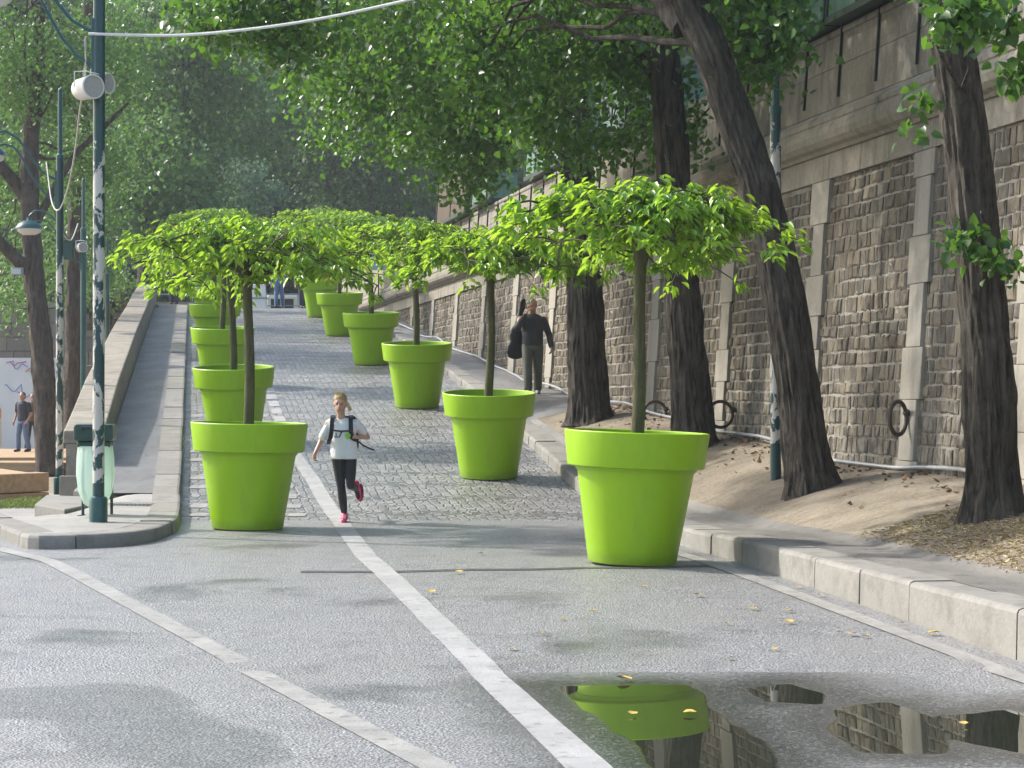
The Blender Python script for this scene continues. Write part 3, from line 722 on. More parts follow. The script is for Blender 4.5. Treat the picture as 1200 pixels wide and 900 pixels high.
# ---------------------------------------------------------------- big trees
random.seed(5)
def trunk_mesh(pts, rad, n=40, amp=.10, step=.045, flare=True):
    pts = [Vector(p) for p in pts]; out = []; rr = []; acc = 0
    for i in range(len(pts)-1):
        L_ = (pts[i+1]-pts[i]).length; m = max(2, int(L_/step))
        for k in range(m):
            s = k/m; i0 = max(i-1,0); i3 = min(i+2,len(pts)-1)
            a, b, c, d = pts[i0], pts[i], pts[i+1], pts[i3]
            p = .5*((2*b)+(c-a)*s+(2*a-5*b+4*c-d)*s*s+(3*b-a-3*c+d)*s**3)
            out.append(p); rr.append(rad[i]+(rad[i+1]-rad[i])*s)
    out.append(pts[-1]); rr.append(rad[-1]); sd = random.random()*50
    def fn(i, an, r, p):
        h = i*step; q = Vector((math.cos(an)*r*15+sd, math.sin(an)*r*15, h*1.3)); n1 = abs(noise.noise(q))
        q2 = Vector((math.cos(an)*r*34+sd, math.sin(an)*r*34, h*3.2)); n2 = abs(noise.noise(q2))
        k = 1+amp*(n1*1.3-.3)+amp*.6*(n2-.25)
        if flare and h < .7:
            f = (1-h/.7)**2; k += f*(.22+.28*max(0, math.sin(an*3+sd)))
        return r*k
    mb = MB(); mb.tube(out, rr, n, fn=fn); return mb
def clumps(regs, per, sig, size, hang=.6, seed=1):
    r_ = np.random.default_rng(seed); P_, D_, S_, C = [], [], [], []; TN = []
    for (x, y, d, rx, ry, rd, n) in regs:
        c = P(x, y, d); R3 = np.array([rx*d/F, rd, ry*d/F])
        for _ in range(n):
            u = r_.normal(size=3); u /= np.linalg.norm(u); u *= r_.random()**.45
            q = np.array(c)+u*R3; C.append(q); k = int(per*r_.uniform(.5,1.5)); g_ = r_.normal(size=(k,3))*np.array([sig,sig,sig*.8])*r_.uniform(.7,1.3)
            P_.append(q+g_); dd = r_.normal(size=(k,3))*.8; dd[:,2] -= hang; D_.append(dd); S_.append(size*r_.uniform(.65,1.25,k)); TN.append(np.full(k, r_.random()))
    return np.concatenate(P_), np.concatenate(D_), np.concatenate(S_), C, np.concatenate(TN)
def bough(mb, start, end, r0, n=6):
    a = Vector(start); b = Vector(end); pts = []
    for i in range(n+1):
        s = i/n; p = a.lerp(b, s); p += Vector((noise.noise(p*1.1), noise.noise(p*1.1+Vector((5,0,0))), noise.noise(p*1.1+Vector((0,7,0)))))*.35*math.sin(s*math.pi); p.z += .5*math.sin(s*math.pi*.8)*s
        pts.append(p)
    mb.tube(pts, [r0*(1-.85*i/n)+.006 for i in range(n+1)], 7, cap=False)
def shift(mb, o): mb.v = [tuple(Vector(v)-o) for v in mb.v]; return mb
def big_tree(name, label, cat, grp, path, rads, regs, per, sig, size, lm, bm_, seed, nb=14, hang=.6, shape=WIDE, extra=None, amp=.19, sn=84):
    base = Vector(path[0]); t = thing(name, label, cat, base, 0, grp)
    shift(trunk_mesh(path, rads, sn, amp), base).build('trunk', bm_, t, True)
    p, d, s, C, tn = clumps(regs, per, sig, size, hang, seed)
    mb = MB(); rr = random.Random(seed); pk = rr.sample(C, min(nb, len(C)))
    if extra:
        for e in extra: shift(trunk_mesh(e[0], e[1], 20, .1, .12, False), base).build('limb', bm_, t, True)
    for c in pk:
        c = Vector(c); j = rr.uniform(.62,1) if sig > .1 else min(range(len(path)), key=lambda q_: (Vector(path[q_])-c).length)/(len(path)-1); k = j*(len(path)-1); k0 = min(int(k), len(path)-2); st = Vector(path[k0]).lerp(Vector(path[k0+1]), k-k0)
        bough(mb, st-base, c-base, rads[-1]*(.28 if sig > .1 else .07))
    for c in (rr.sample(C, min(len(C), 160)) if name == 'roadside_tree' and sig > .1 else []):
        c = Vector(c); q = c+Vector((rr.uniform(-.5,.5), rr.uniform(-.5,.5), rr.uniform(.1,.6)))*min(1, sig*3)*(.35 if sig < .1 else 1); mb.tube([c-base, q-base], [.006,.012], 4, cap=False)
    if mb.v: mb.build('branches', bm_, t, True)
    V_, f_, r_ = leaf_arrays(p-np.array(base), d, s, shape, .9); npmesh('crown', V_, f_, r_*.5+np.repeat(tn, 6)*.5, lm, t)
    return t
def gz(p): return p
# roadside trunks, right
def gp(x, y, d): q = P(x, y, d); return q
B1 = Vector((P(692,0,35.5).x, 35.5, zside(P(692,0,35.5).x,35.5)-.08))
B2 = Vector((P(815,0,30).x, 30, zside(P(815,0,30).x,30)-.08)); B3 = Vector((P(952,0,24).x, 24, zside(P(952,0,24).x,24)-.08)); B4 = Vector((P(1166,0,19).x, 19, zside(P(1166,0,19).x,19)-.08))
G = 'tall dark trees on the dirt strip by the quay wall'
big_tree('roadside_tree', 'farthest dark roadside trunk, straight, standing behind the second green pot', 'tree', G,
  [B1, P(689,440,35.5), P(684,330,35.5), P(676,200,35.4), P(671,100,35.3), P(664,0,35.2), P(655,-130,35)], [.36,.31,.29,.26,.245,.23,.19],
  [(400,85,37,75,85,3,40),(480,120,37,85,90,3.5,62),(560,110,37,70,100,3.5,56),(470,20,36,140,60,4,70),(610,70,36,90,90,3.5,60),(640,-60,36,190,90,4,70),(420,-120,36,180,110,4,90),(500,-110,42,150,100,3,60),(660,-200,33,150,110,3,60),(545,190,37,45,38,2,16),(600,-220,36,190,70,4,30)], 58, .27, .098, L_BIG, BARK, 31, 16)  # extra clumps above the view, added to the crown to shade the wall
big_tree('roadside_tree', 'second roadside trunk, dark and slightly tilted, right of the nearest potted tree stem', 'tree', G,
  [B2, P(808,440,30), P(798,330,30), P(789,200,30), P(781,90,30), P(773,0,30), P(762,-120,30)], [.31,.26,.24,.23,.22,.205,.17],
  [(700,50,30,80,70,2.5,44),(760,120,31,45,70,2,20),(640,110,31,60,70,2,28),(580,40,30,70,60,2.5,36),(720,-70,30,160,80,3,80),(640,-180,28,160,90,3,70),(800,-180,27,150,110,2.5,60),(700,170,32,40,30,1.6,12),(800,165,31,30,40,1.2,7),(560,-90,30,160,80,3,30)], 58, .25, .098, L_BIG, BARK, 32, 12)
big_tree('roadside_tree', 'roadside tree with a thick trunk leaning strongly to the left across the wall', 'tree', G,
  [B3, P(934,450,24), P(916,330,24), P(893,230,24), P(866,150,24), P(833,60,24), P(803,0,24), P(768,-90,24), P(745,-190,24)], [.285,.235,.222,.215,.205,.195,.185,.17,.15],
  [(893,60,24.2,30,48,.7,13),(895,0,24.3,45,25,.8,12),(815,5,25.6,60,30,.8,12),(905,20,23.6,26,22,.6,4),(270,20,27,55,42,1.6,24),(340,30,28,60,48,1.6,24),(330,-40,27,110,50,2,26),(560,-60,25,200,50,2,30),(900,-120,23,150,70,2,40),(760,-160,25,200,70,2.5,60),(575,95,27,40,45,.9,12),(560,40,27,45,40,.9,12)], 52, .22, .098, L_BIG, BARK, 33, 16,
  extra=[([P(803,30,24.1), P(775,-5,24.4), P(750,-90,24.9)], [.16,.13,.1])])
big_tree('roadside_tree', 'nearest roadside trunk at the right edge with leafy shoots sprouting from its bark', 'tree', G,
  [B4, P(1158,450,19), P(1152,350,19), P(1140,230,19), P(1125,110,19), P(1110,0,19), P(1095,-120,19)], [.245,.215,.21,.205,.195,.185,.17],
  [(1125,22,16.2,42,22,.35,10),(1165,20,16.6,45,26,.5,8),(1190,80,16.6,18,24,.3,4),(1100,-60,17,120,50,1.2,16),(1075,125,18.6,5,20,.15,1),(1073,150,18.7,6,14,.12,1),(1128,275,18.55,14,14,.1,2),(1140,300,18.55,22,18,.1,2),(1185,300,18.5,14,24,.12,2),(1178,320,18.5,14,12,.1,1)], 26, .085, .10, L_BIG, BARK, 34, 8)

# quay trees, left
G2 = 'leafy trees on the lower quay'
big_tree('quay_tree', 'reddish brown forked trunk on the lower quay left of the lamp posts', 'tree', G2,
  [P(58,556,55), P(53,480,55), P(48,400,55), P(40,320,55), P(34,230,55), P(36,160,55), P(42,90,55), P(50,-40,55)], [.33,.29,.275,.26,.24,.21,.17,.12],
  [(60,60,55,110,90,3.5,110),(90,190,58,80,50,3,55),(-20,40,56,60,80,3,30),(20,350,58,30,35,2,14),(30,-80,55,110,80,3,40),(15,220,57,40,60,2,22)], 62, .36, .105, L_MID, BARK2, 41, 20,
  extra=[([P(40,320,55), P(15,300,54.6), P(-15,268,54)], [.2,.16,.12]),([P(36,240,55), P(18,215,55), P(-12,180,54.5)], [.2,.17,.13]),([P(42,260,55), P(85,185,55.5), P(120,150,56), P(150,120,56)], [.11,.09,.07,.04])], sn=28)
big_tree('quay_tree', 'straight brown trunk on the lower quay just behind the second lamp post', 'tree', G2,
  [P(86,510,62), P(86,430,62), P(86,330,62), P(90,220,62), P(98,100,62), P(105,-40,62)], [.27,.25,.23,.2,.17,.12],
  [(110,60,70,80,90,3,70),(60,300,68,60,50,3,36),(100,240,70,60,60,3,36),(20,110,66,70,90,3,40),(130,330,74,40,30,2,12)], 62, .42, .125, L_MID, BARK2, 42, 14, sn=20)
# trees beyond the head of the ramp
G3 = 'trees beyond the head of the ramp'
FT = [(-19,96,150,60,'mid green tree behind the nearest lamp post beyond the parapet',L_MID,(165,215,75,90)),
      (-15,100,150,60,'tall mid green tree above the left potted trees beyond the ramp head',L_MID,(215,80,100,110)),
      (-20,112,320,150,'broad mid green tree filling the upper left beyond the quay',L_MID,(170,150,150,150)),
      (-8,118,240,70,'dark green tree behind the middle of the potted row',L_FAR,(300,110,90,130)),
      (-5,105,280,60,'pale grey green willow low behind the left potted trees',L_PALE,(290,225,42,42)),
      (-2,122,420,70,'very dark dense tree behind the right potted row',L_DARK,(430,170,110,110)),
      (3,126,520,70,'dark tree rising behind the brown plank kiosk',L_DARK,(560,120,110,140)),
      (-14,98,200,60,'low shrubby tree at the ramp head behind the left pots',L_FAR,(235,262,70,40)),
      (-24,104,60,70,'mid green tree behind the forked trunk',L_FAR,(30,200,130,160)),
      (-4,96,410,60,'bright green bush at the ramp head behind the right pots',L_MID,(432,318,26,28))]
for i, (x_, d, px, w_, lb, lm, (cx, cy, rx, ry)) in enumerate(FT):
    b = Vector(P(cx, 0, d)); b.z = 5.1; top = P(cx, cy-ry*.3, d); vol = rx*ry; n = int(vol/ (60 if rx < 60 else 75)); n = max(30, min(n, 330))
    big_tree('background_tree', lb, 'tree', G3, [b, b.lerp(top,.5)+Vector((.2,0,0)), top], [.35 if ry > 60 else .12,.28 if ry > 60 else .1,.12 if ry > 60 else .05],
       [(cx,cy,d,rx,ry,3.5 if rx > 60 else 1.5,n)], 60, .62 if rx > 60 else .34, .24 if rx > 60 else .16, lm, BARK2, 50+i, 6, .3, sn=12)
# far wood: closes the view
rr = np.random.default_rng(77); n = 100000
X_ = rr.uniform(-48,22,n); Y_ = rr.uniform(140,152,n); Z_ = 5+rr.random(n)**.8*(25+3*np.sin(X_*.5)+2.5*np.sin(X_*1.3+2))
tag(leaves('distant_wood', np.stack([X_,Y_,Z_],1), rr.normal(size=(n,3)), rr.uniform(.55,1.1,n), WIDE, L_DARK, None, 1.2), 'dark mass of far woodland closing the view', 'woodland', None, 'stuff')
# low plants at head of the ramp
# ---------------------------------------------------------------- lamp posts
def lamp_post(label, loc, speaker=None, hgt=7.1, arms=True, r=.066, mat=PEEL):
    t = thing('lamp_post', label, 'lamp post', loc, 0, 'green municipal lamp posts')
    MB().tube([(0,0,z) for z in np.linspace(.3, hgt*.84, 8)], r, 24, cap=True).build('pole', mat, t, True)
    MB().tube([(0,0,hgt*.84),(0,0,hgt)], r*.62, 16).lathe([(r*1.12,hgt*.84-.06),(r*1.12,hgt*.84),(r*.6,hgt*.84+.03)], 20).ell((0,0,hgt),(r*.6,r*.6,.05)).build('top_pole', TEAL, t, True)
    MB().lathe([(r*1.55,0),(r*1.55,.27),(r*1.42,.30),(r*1.0,.31)], 24).lathe([(0,0),(r*1.55,.0)],24).build('base_collar', TEAL, t, True)
    if arms:
        z0 = 5.52-.0; mb = MB()
        up = [(-.05,0,z0),(-.30,0,z0+.14),(-.46,0,z0+.33),(-.58,0,z0+.52),(-.74,0,z0+.74),(-.95,0,z0+.87),(-1.15,0,z0+.86),(-1.27,0,z0+.74)]
        lo = [(-.03,0,z0-.40),(-.25,0,z0-.25),(-.42,0,z0-.05),(-.54,0,z0+.16),(-.68,0,z0+.42),(-.82,0,z0+.6),(-.98,0,z0+.64),(-1.15,0,z0+.6),(-1.27,0,z0+.62)]
        MB().tube(up, .021, 10).build('arm', TEAL, t, True); MB().tube(lo, .019, 10).build('arm', TEAL, t, True)
        MB().box((-.06,0,z0-.18),(.05,.09,.7)).build('arm_plate', TEAL, t, bevel=.006)
        h = MB().lathe([(.01,.74),(.05,.74),(.06,.68),(.15,.66),(.25,.60),(.31,.53),(.325,.48),(.30,.47)], 32, c=(-1.27,0,z0-.04)).build('lamp_head', TEAL, t, True)
        MB().lathe([(.295,.475),(.26,.40),(.15,.34),(.01,.33)], 32, c=(-1.27,0,z0-.04)).build('lens', GLASSW, h, True)
    return t
lamp_post('nearest lamp post with peeling paint rising beside the green litter bag', (-4.65,24,.14))
lamp_post('second lamp post with an arched double arm next to the stone pier', (-7.95,37.5,-.12))
lamp_post('third lamp post farther along the quay with a round lamp on its left', (-10.05,50,-.40), mat=TEAL)
lamp_post('thin fourth lamp post just right of the nearest one and much farther off', (-12.9,68,-.4), mat=TEAL, arms=False)
q = P(909,0,25.6); zq = zside(q.x, 25.6)
t = thing('wall_post', 'tall green post standing behind the leaning trunk against the wall', 'post', (q.x,25.6,zq-.03), 0)
MB().tube([(0,0,0),(0,0,4.5)], .066, 24).build('lower_pole', PEEL, t, True)
MB().tube([(0,0,4.5),(0,0,8.2)], .05, 20).lathe([(.075,4.42),(.078,4.5),(.05,4.52)], 24).build('upper_pole', TEAL, t, True)
# loudspeakers
def speaker(label, loc, s, rz):
    t = thing('loudspeaker', label, 'loudspeaker', loc, rz, 'white cylindrical loudspeakers on the posts')
    mb = MB(); Mx = Matrix.Rotation(R(90), 4, 'X')
    prof = [(.0,-.15),(.09,-.15),(.105,-.12),(.115,.1),(.12,.145),(.108,.155),(.105,.13)]
    mb.lathe(prof, 32); mb.v = [tuple((Mx @ Vector(v))*s) for v in mb.v]; mb.build('housing', WHITE, t, True)
    mb = MB(); mb.lathe([(.001,.14),(.105,.132)], 32); mb.lathe([(.001,.15),(.012,.148),(.014,.138)], 12); mb.v = [tuple((Mx @ Vector(v))*s) for v in mb.v]; mb.build('grille', GRILL, t, True)
    MB().tube([(-.13*s,0,.0),(-.13*s,0,.15*s),(.0,.02,.17*s),(.13*s,0,.15*s),(.13*s,0,0)], .008, 6).build('bracket', WHITE, t)
    return t
speaker('large white loudspeaker strapped to the nearest lamp post', P(101,103,23.85), 1.15, R(38))
speaker('second white loudspeaker on the back of the nearest lamp post', P(115,98,24.16), 1.0, R(62))
speaker('small white loudspeaker beside the dark box on the third lamp post', P(95,290,49.8), 1.0, R(30))
t = thing('control_box', 'dark green cabinet fixed to the third lamp post', 'control box', P(79,305,49.9))
MB().box((0,0,.22),(.30,.2,.42)).build('case', LID, t, bevel=.02); MB().box((0,0,.45),(.34,.24,.03)).build('cap', LID, t)
t = thing('floodlight', 'small grey floodlight clamped low on the forked trunk', 'floodlight', P(20,318,54))
MB().box((0,0,0),(.30,.12,.2), R(20)).build('housing', BLUEG, t, bevel=.02); MB().box((-.02,-.07,0),(.24,.01,.14), R(20)).build('lens', GLASSW, t)
# ropes
def rope(name, label, pts, r, mat, n=40):
    pts = [Vector(p) for p in pts]; out = []
    for i in range(len(pts)-1):
        a, b, c, d = pts[max(i-1,0)], pts[i], pts[i+1], pts[min(i+2,len(pts)-1)]
        for k in range(10):
            s = k/10; out.append(.5*((2*b)+(c-a)*s+(2*a-5*b+4*c-d)*s*s+(3*b-a-3*c+d)*s**3))
    out.append(pts[-1]); base = out[0].copy()
    tag(MB().tube([p-base for p in out], r, 8).build(name, mat, None, True, loc=base), label, 'rope')
rope('rope', 'thick white rope sagging from the nearest lamp post across to the leaning tree', [P(103,39,23.95), P(200,41,23.8), P(280,35,23.6), P(360,24,23.4), P(440,8,23.2), P(520,-12,23), P(640,-50,23.4), P(788,-55,24)], .017, ROPE)
rope('cord', 'pale cord looping from the nearest lamp post down and over to the second', [P(100,42,24), P(99,90,24.3), P(93,130,25.5), P(87,180,27.5), P(78,225,31), P(68,246,33.5), P(60,235,35.5), P(54,190,37.4)], .011, TWINE)
rope('cord', 'thin grey cord hanging slack between the nearest lamp post and its speaker', [P(98,44,23.9), P(100,70,23.9), P(97,86,23.9), P(103,96,23.9)], .006, TWINE)
rope('cord', 'slack pale cord swinging from the second lamp post to the white speaker behind', [P(70,250,37.5), P(73,272,41), P(83,281,46), P(91,262,49.8)], .014, TWINE)

# litter bin
t = thing('litter_bin', 'dark green lidded bin ring with a pale green see-through bag behind the nearest lamp post', 'litter bin', (-4.92,25.2,.15))
MB().tube([(.17,.12,0),(.17,.12,.9)], .018, 10).box((.0,.1,.01),(.42,.24,.02)).tube([(-.17,.12,0),(-.17,.12,.9)], .018, 10).build('stand', LID, t)
MB().box((0,0,1.0),(.46,.34,.2)).box((0,.02,.86),(.40,.3,.08)).build('lid', LID, t, bevel=.035)
MB().tube([(-.12,-.19,1.03),(-.12,-.22,1.06),(.12,-.22,1.06),(.12,-.19,1.03)], .012, 8).build('handle', BLACK, t)
MB().lathe([(.20,.84),(.215,.7),(.225,.5),(.20,.3),(.14,.16),(.05,.10),(.001,.10)], 40, fn=lambda r, z, a: r*(1+.06*noise.noise(Vector((math.cos(a)*3, math.sin(a)*3, z*2)))*1.5)).build('bag', BAG, t, True)

# lower quay: timber terraces, boards
t = thing('timber_terrace', 'long pale timber terrace edge in front of the forked trunk', 'timber terrace', (-8.6,33,-.4))
for k in range(2):
    MB().hexa([(-3,-1.2,.02+k*.34),(.6,3.9,.02+k*.34),(.3,4.2,.02+k*.34),(-3.3,-.9,.02+k*.34),(-3,-1.2,.345+k*.34),(.6,3.9,.345+k*.34),(.3,4.2,.345+k*.34),(-3.3,-.9,.345+k*.34)]).build('beam', WOOD, t, bevel=.02)
MB().hexa([(-5.5,-.3,.5),(.28,4.22,.5),(-1.5,8,.5),(-7,6,.5),(-5.5,-.3,.66),(.28,4.22,.66),(-1.5,8,.66),(-7,6,.66)]).build('deck', WOOD, t)
t = thing('timber_steps', 'two wide timber steps where the man in the dark shirt stands', 'timber steps', (-16,56,-.4))
MB().box((0,0,.17),(10,1.6,.33)).build('step', WOOD, t, bevel=.02); MB().box((0,6,.21),(10,10.3,.42)).build('step', WOOD, t, bevel=.02)
t = thing('white_hoarding', 'white board with faint coloured scribbles standing against the masonry', 'hoarding', (-18.6,78,-.4))
MB().box((-.2,0,1.8),(4.6,.12,3.4)).build('board', M('white_board', (.62,.64,.68), (.7,.72,.76), 1, .6), t)
scr = [M('pink_ink', (.65,.12,.3)), M('blue_ink', (.2,.3,.65)), M('green_ink', (.3,.6,.15))]
for k in range(9):
    x0 = random.uniform(-.1,1.5); z0 = random.uniform(1.9,3.3); pts = [(x0+.12*i+random.uniform(-.1,.1), -.075, z0+random.uniform(-.16,.16)) for i in range(7)]
    MB().tube(pts, .018, 5).build('scribble', scr[k % 3], t)
t = thing('grey_crate', 'pale plastic tank with an orange patch behind the man in the dark shirt', 'tank', (-17.9,72,-.2))
MB().lathe([(.0,0),(.6,.0),(.66,.2),(.66,1.4),(.55,1.75),(.2,1.9),(.0,1.9)], 24).build('tank', WHITE, t, True); MB().ell((.62,-.25,1.3),(.1,.16,.25)).build('patch', M('orange_plastic', (.7,.3,.08)), t, True)
t = thing('slatted_bench', 'pale slatted wooden screen behind the forked trunk', 'screen', (-14.7,70,.55))
for k in range(6): MB().box((0,0,.35+k*.2),(1.9,.06,.11)).build('slat', WOOD, t)
for s in (-1,1): MB().box((s*.9,.06,.3),(.08,.06,2.4)).build('post', WOOD, t)

# ---------------------------------------------------------------- people
SKIN = M('skin', (.52,.30,.22), (.58,.35,.26), 12, .5); SKIND = M('tanned_skin', (.36,.20,.14), (.42,.24,.17), 12, .5)
def remesh(mb, name, mats, parent, vox=.010, smooth=3, colorfn=None):
    o = mb.build(name, mats[0] if isinstance(mats, list) else mats, None)
    if isinstance(mats, list):
        for m in mats[1:]: o.data.materials.append(m)
    a = o.modifiers.new('r', 'REMESH'); a.mode = 'VOXEL'; a.voxel_size = vox; a.use_smooth_shade = True
    b = o.modifiers.new('s', 'SMOOTH'); b.iterations = smooth; b.factor = .5
    dg = bpy.context.evaluated_depsgraph_get(); me = bpy.data.meshes.new_from_object(o.evaluated_get(dg))
    o.modifiers.clear(); o.data = me; o.parent = parent
    me.polygons.foreach_set('use_smooth', [True]*len(me.polygons))
    if colorfn:
        for p_ in me.polygons: p_.material_index = colorfn(p_.center)
    return o
def seg(mb, a, b, r0, r1, n=12, ex=.0):     # rounded tapered limb
    a = Vector(a); b = Vector(b); d = (b-a); k = 5; pts = []; rr = []
    u = d.normalized()
    for s in (-.95,-.7,-.3): pts.append(a+u*r0*s); rr.append(r0*math.sqrt(max(.02,1-s*s)))
    for i in range(k+1): pts.append(a+d*i/k); q = i/k; rr.append(r0+(r1-r0)*q+ex*math.sin(q*math.pi))
    for s in (.3,.7,.95): pts.append(b+u*r1*s); rr.append(r1*math.sqrt(max(.02,1-s*s)))
    mb.tube(pts, rr, n); return mb
def loft(mb, secs, n=20):
    prof = []; vs = []; fs = []
    for (x, y, z, rx, ry) in secs:
        for k in range(n):
            a = 2*math.pi*k/n; vs.append((x+rx*math.cos(a), y+ry*math.sin(a), z))
    for i in range(len(secs)-1):
        for k in range(n): fs.append((i*n+k, i*n+(k+1)%n, (i+1)*n+(k+1)%n, (i+1)*n+k))
    fs.append(tuple(range(n-1,-1,-1))); fs.append(tuple((len(secs)-1)*n+k for k in range(n))); mb.add(vs, fs)
def head(mb, c, s=1.0, yaw=0, pitch=0):
    Mx = Matrix.Rotation(yaw, 3, 'Z') @ Matrix.Rotation(pitch, 3, 'X'); c = Vector(c)
    q = lambda v: c+(Mx @ Vector(v))*s
    mb.ell(c+(Mx @ Vector((0,.012,.02)))*s, (.074*s,.092*s,.098*s), 20, 14, M=Mx)
    mb.ell(q((0,-.018,-.045)), (.055*s,.066*s,.072*s), 18, 12, M=Mx)
    seg(mb, q((0,-.082,.012)), q((0,-.100,-.025)), .010*s, .015*s, 8)          # nose
    for e in (-1,1):
        mb.ell(q((e*.076,.012,-.008)), (.010*s,.018*s,.028*s), 8, 6, M=Mx)       # ears
        mb.ell(q((e*.030,-.076,.028)), (.020*s,.012*s,.008*s), 8, 6, M=Mx)       # brow
    mb.ell(q((0,-.080,-.058)), (.024*s,.010*s,.010*s), 8, 6, M=Mx)
    return q
def face_parts(q, s, t, hairc):
    for e in (-1,1):
        MB().ell(q((e*.029,-.081,.008)), (.011*s,.006*s,.006*s), 8, 6).build('eye', BLACK, t, True)
    MB().ell(q((0,-.090,-.058)), (.022*s,.004*s,.0065*s), 10, 6).build('mouth', M('lips', (.42,.14,.12)), t, True)
def hand(mb, w, dirn, palm_n, s=1.0, curl=.5, thumb_side=1):
    w = Vector(w); d = Vector(dirn).normalized(); n = Vector(palm_n); n = (n-d*n.dot(d)).normalized(); side = d.cross(n)*thumb_side
    for k in range(4): seg(mb, w+side*(.027-.018*k)*s*.6, w+d*.075*s+side*(.029-.019*k)*s, .015*s, .012*s, 8)
    for k, L_ in enumerate((.068,.076,.070,.055)):
        a = w+d*.080*s+side*(.030-.020*k)*s; b = a+(d*math.cos(curl)+n*math.sin(curl))*L_*.5*s; c = b+(d*math.cos(curl*2.3)+n*math.sin(curl*2.3))*L_*.5*s
        seg(mb, a, b, .0095*s, .009*s, 8); seg(mb, b, c, .009*s, .0075*s, 8)
    a = w+d*.02*s+side*.026*s; b = a+(d*.75+side*.65+n*.2)*.035*s; c = b+(d+side*.15+n*.4)*.028*s
    seg(mb, a, b, .014*s, .011*s, 8); seg(mb, b, c, .011*s, .009*s, 8)
def shoe(mb, a, fwd, down, L_=.25, s=1.0):
    a = Vector(a); f = Vector(fwd).normalized(); dn = Vector(down).normalized()
    seg(mb, a+dn*.045-f*.045, a+dn*.052+f*L_*.62, .043*s, .036*s, 12); seg(mb, a+dn*.01, a+dn*.04+f*.05, .047*s, .045*s, 12); seg(mb, a+dn*.035-f*.05, a+dn*.02+f*.0, .042*s, .043*s, 12)

# the jogger
jog = thing('person', 'jogger in white t-shirt, black leggings and pink shoes running with a dark backpack', 'person', (-2.04,25.95,zr(25.95)+.004))
b = MB(); hc = (-.04,-.10,1.435)
q = head(b, hc, 1.02, R(-4), R(6)); seg(b, (-.035,-.04,1.25), (-.038,-.075,1.39), .052, .048)
SHL, SHR = Vector((-.185,0,1.20)), Vector((.145,.0,1.19)); EL, WRL = Vector((-.285,.06,.98)), Vector((-.345,-.04,.845)); ER, WRR = Vector((.27,.14,1.03)), Vector((.125,-.125,1.035))
loft(b, [(-.01,0,.80,.13,.10),(-.01,0,.88,.155,.11),(-.01,-.0,.98,.125,.09),(-.015,-.01,1.08,.14,.10),(-.02,-.015,1.18,.165,.10),(-.02,-.015,1.235,.12,.07),(-.03,-.03,1.27,.05,.05)])
seg(b, SHL, EL, .050, .037); seg(b, EL, WRL, .036, .024); seg(b, SHR, ER, .050, .037); seg(b, ER, WRR, .036, .024)
hand(b, WRL, (-.25,-.1,-1), (.9,-.4,0), .95, .8, 1); hand(b, WRR, (-.6,-.1,.75), (.3,1,0), .95, 1.2, 1)
HL, KL, AL = Vector((-.085,-.01,.84)), Vector((-.035,-.05,.44)), Vector((.0,.03,.09)); HR, KR, AR = Vector((.075,.0,.84)), Vector((.085,-.10,.45)), Vector((.125,.26,.40))
for (h_, k_, a_) in ((HL,KL,AL),(HR,KR,AR)): seg(b, h_, k_, .082, .053, ex=.004); seg(b, k_, a_, .050, .034, ex=.012)
seg(b, AL+Vector((0,.02,-.04)), AL+Vector((0,-.10,-.06)), .035, .028); seg(b, AR, AR+Vector((.02,.06,-.11)), .035, .028)
LEG = M('black_leggings', (.010,.012,.018), (.016,.018,.026), 10, .55)
body = remesh(b, 'body', [SKIN, LEG], jog, .0075, 3, lambda c: 1 if (c.z < .86 and abs(c.x) < .22 and not (c.z > .7 and c.x < -.25)) else 0)
face_parts(q, 1.02, jog, None)
for e, x_ in ((-1,-.062),(1,.018)):
    pass
sh = MB(); SHIRT = M('white_jersey', (.80,.81,.84), (.86,.87,.89), 6, .8, .5, .02, 9)
loft(sh, [(0,0,.765,.178,.135),(0,.0,.80,.178,.138),(-.005,0,.90,.165,.13),(-.01,-.01,1.02,.155,.125),(-.015,-.015,1.12,.165,.125),(-.02,-.012,1.19,.178,.115),(-.025,-.012,1.235,.14,.085),(-.03,-.02,1.262,.085,.065)])
seg(sh, SHL+Vector((.02,0,0)), SHL.lerp(EL,.74), .060, .058); seg(sh, SHR+Vector((-.01,0,0)), SHR.lerp(ER,.58), .062, .060)
so = remesh(sh, 'shirt', SHIRT, jog, .0085, 3)
mb = MB(); mb.box((-.075,-.150,1.035),(.07,.006,.018), R(4)); mb.box((-.085,-.149,1.06),(.018,.006,.04), R(4)); mb.build('print', M('grey_print', (.25,.26,.3)), so)
mb = MB(); mb.ell((.055,-.148,1.05),(.035,.008,.035)); mb.build('badge', M('green_print', (.25,.6,.06)), so, True)
hr = MB(); HAIR = M('blond_hair', (.30,.18,.08), (.55,.38,.18), 30, .45, .6, .01, 50, stretch=(1,1,.2))
hr.ell(q((0,.024,.050)), (.083,.098,.090), 20, 12); hr.ell(q((0,.06,-.01)), (.070,.062,.075))
cut = lambda v: Vector(v)
remesh(hr, 'hair', HAIR, jog, .01, 2)
mb = MB(); 
for k in range(9): 
    a = Vector(q((-.02+.008*k-.03,-.02,.115))); mb.tube([a, a+Vector((-.015+.004*k,.0,.03)), a+Vector((-.03+.008*k,.01,.065-.004*k))], [.008,.006,.001], 6)
for k in range(10):
    a = Vector(q((.065,.06,-.03+.006*k))); mb.tube([a, a+Vector((.018,.02,-.02)), a+Vector((.028+.004*k,.03,-.07-.004*k))], [.010,.010,.002], 6)
mb.build('ponytail', M('pale_blond_hair', (.62,.45,.22), (.72,.56,.32), 30, .4), jog, True)  # tuft and ponytail in a paler blond
PINK = M('pink_trainers', (.62,.03,.14), (.74,.06,.20), 14, .5); SOLE = M('shoe_sole', (.20,.01,.06), None, 5, .6)
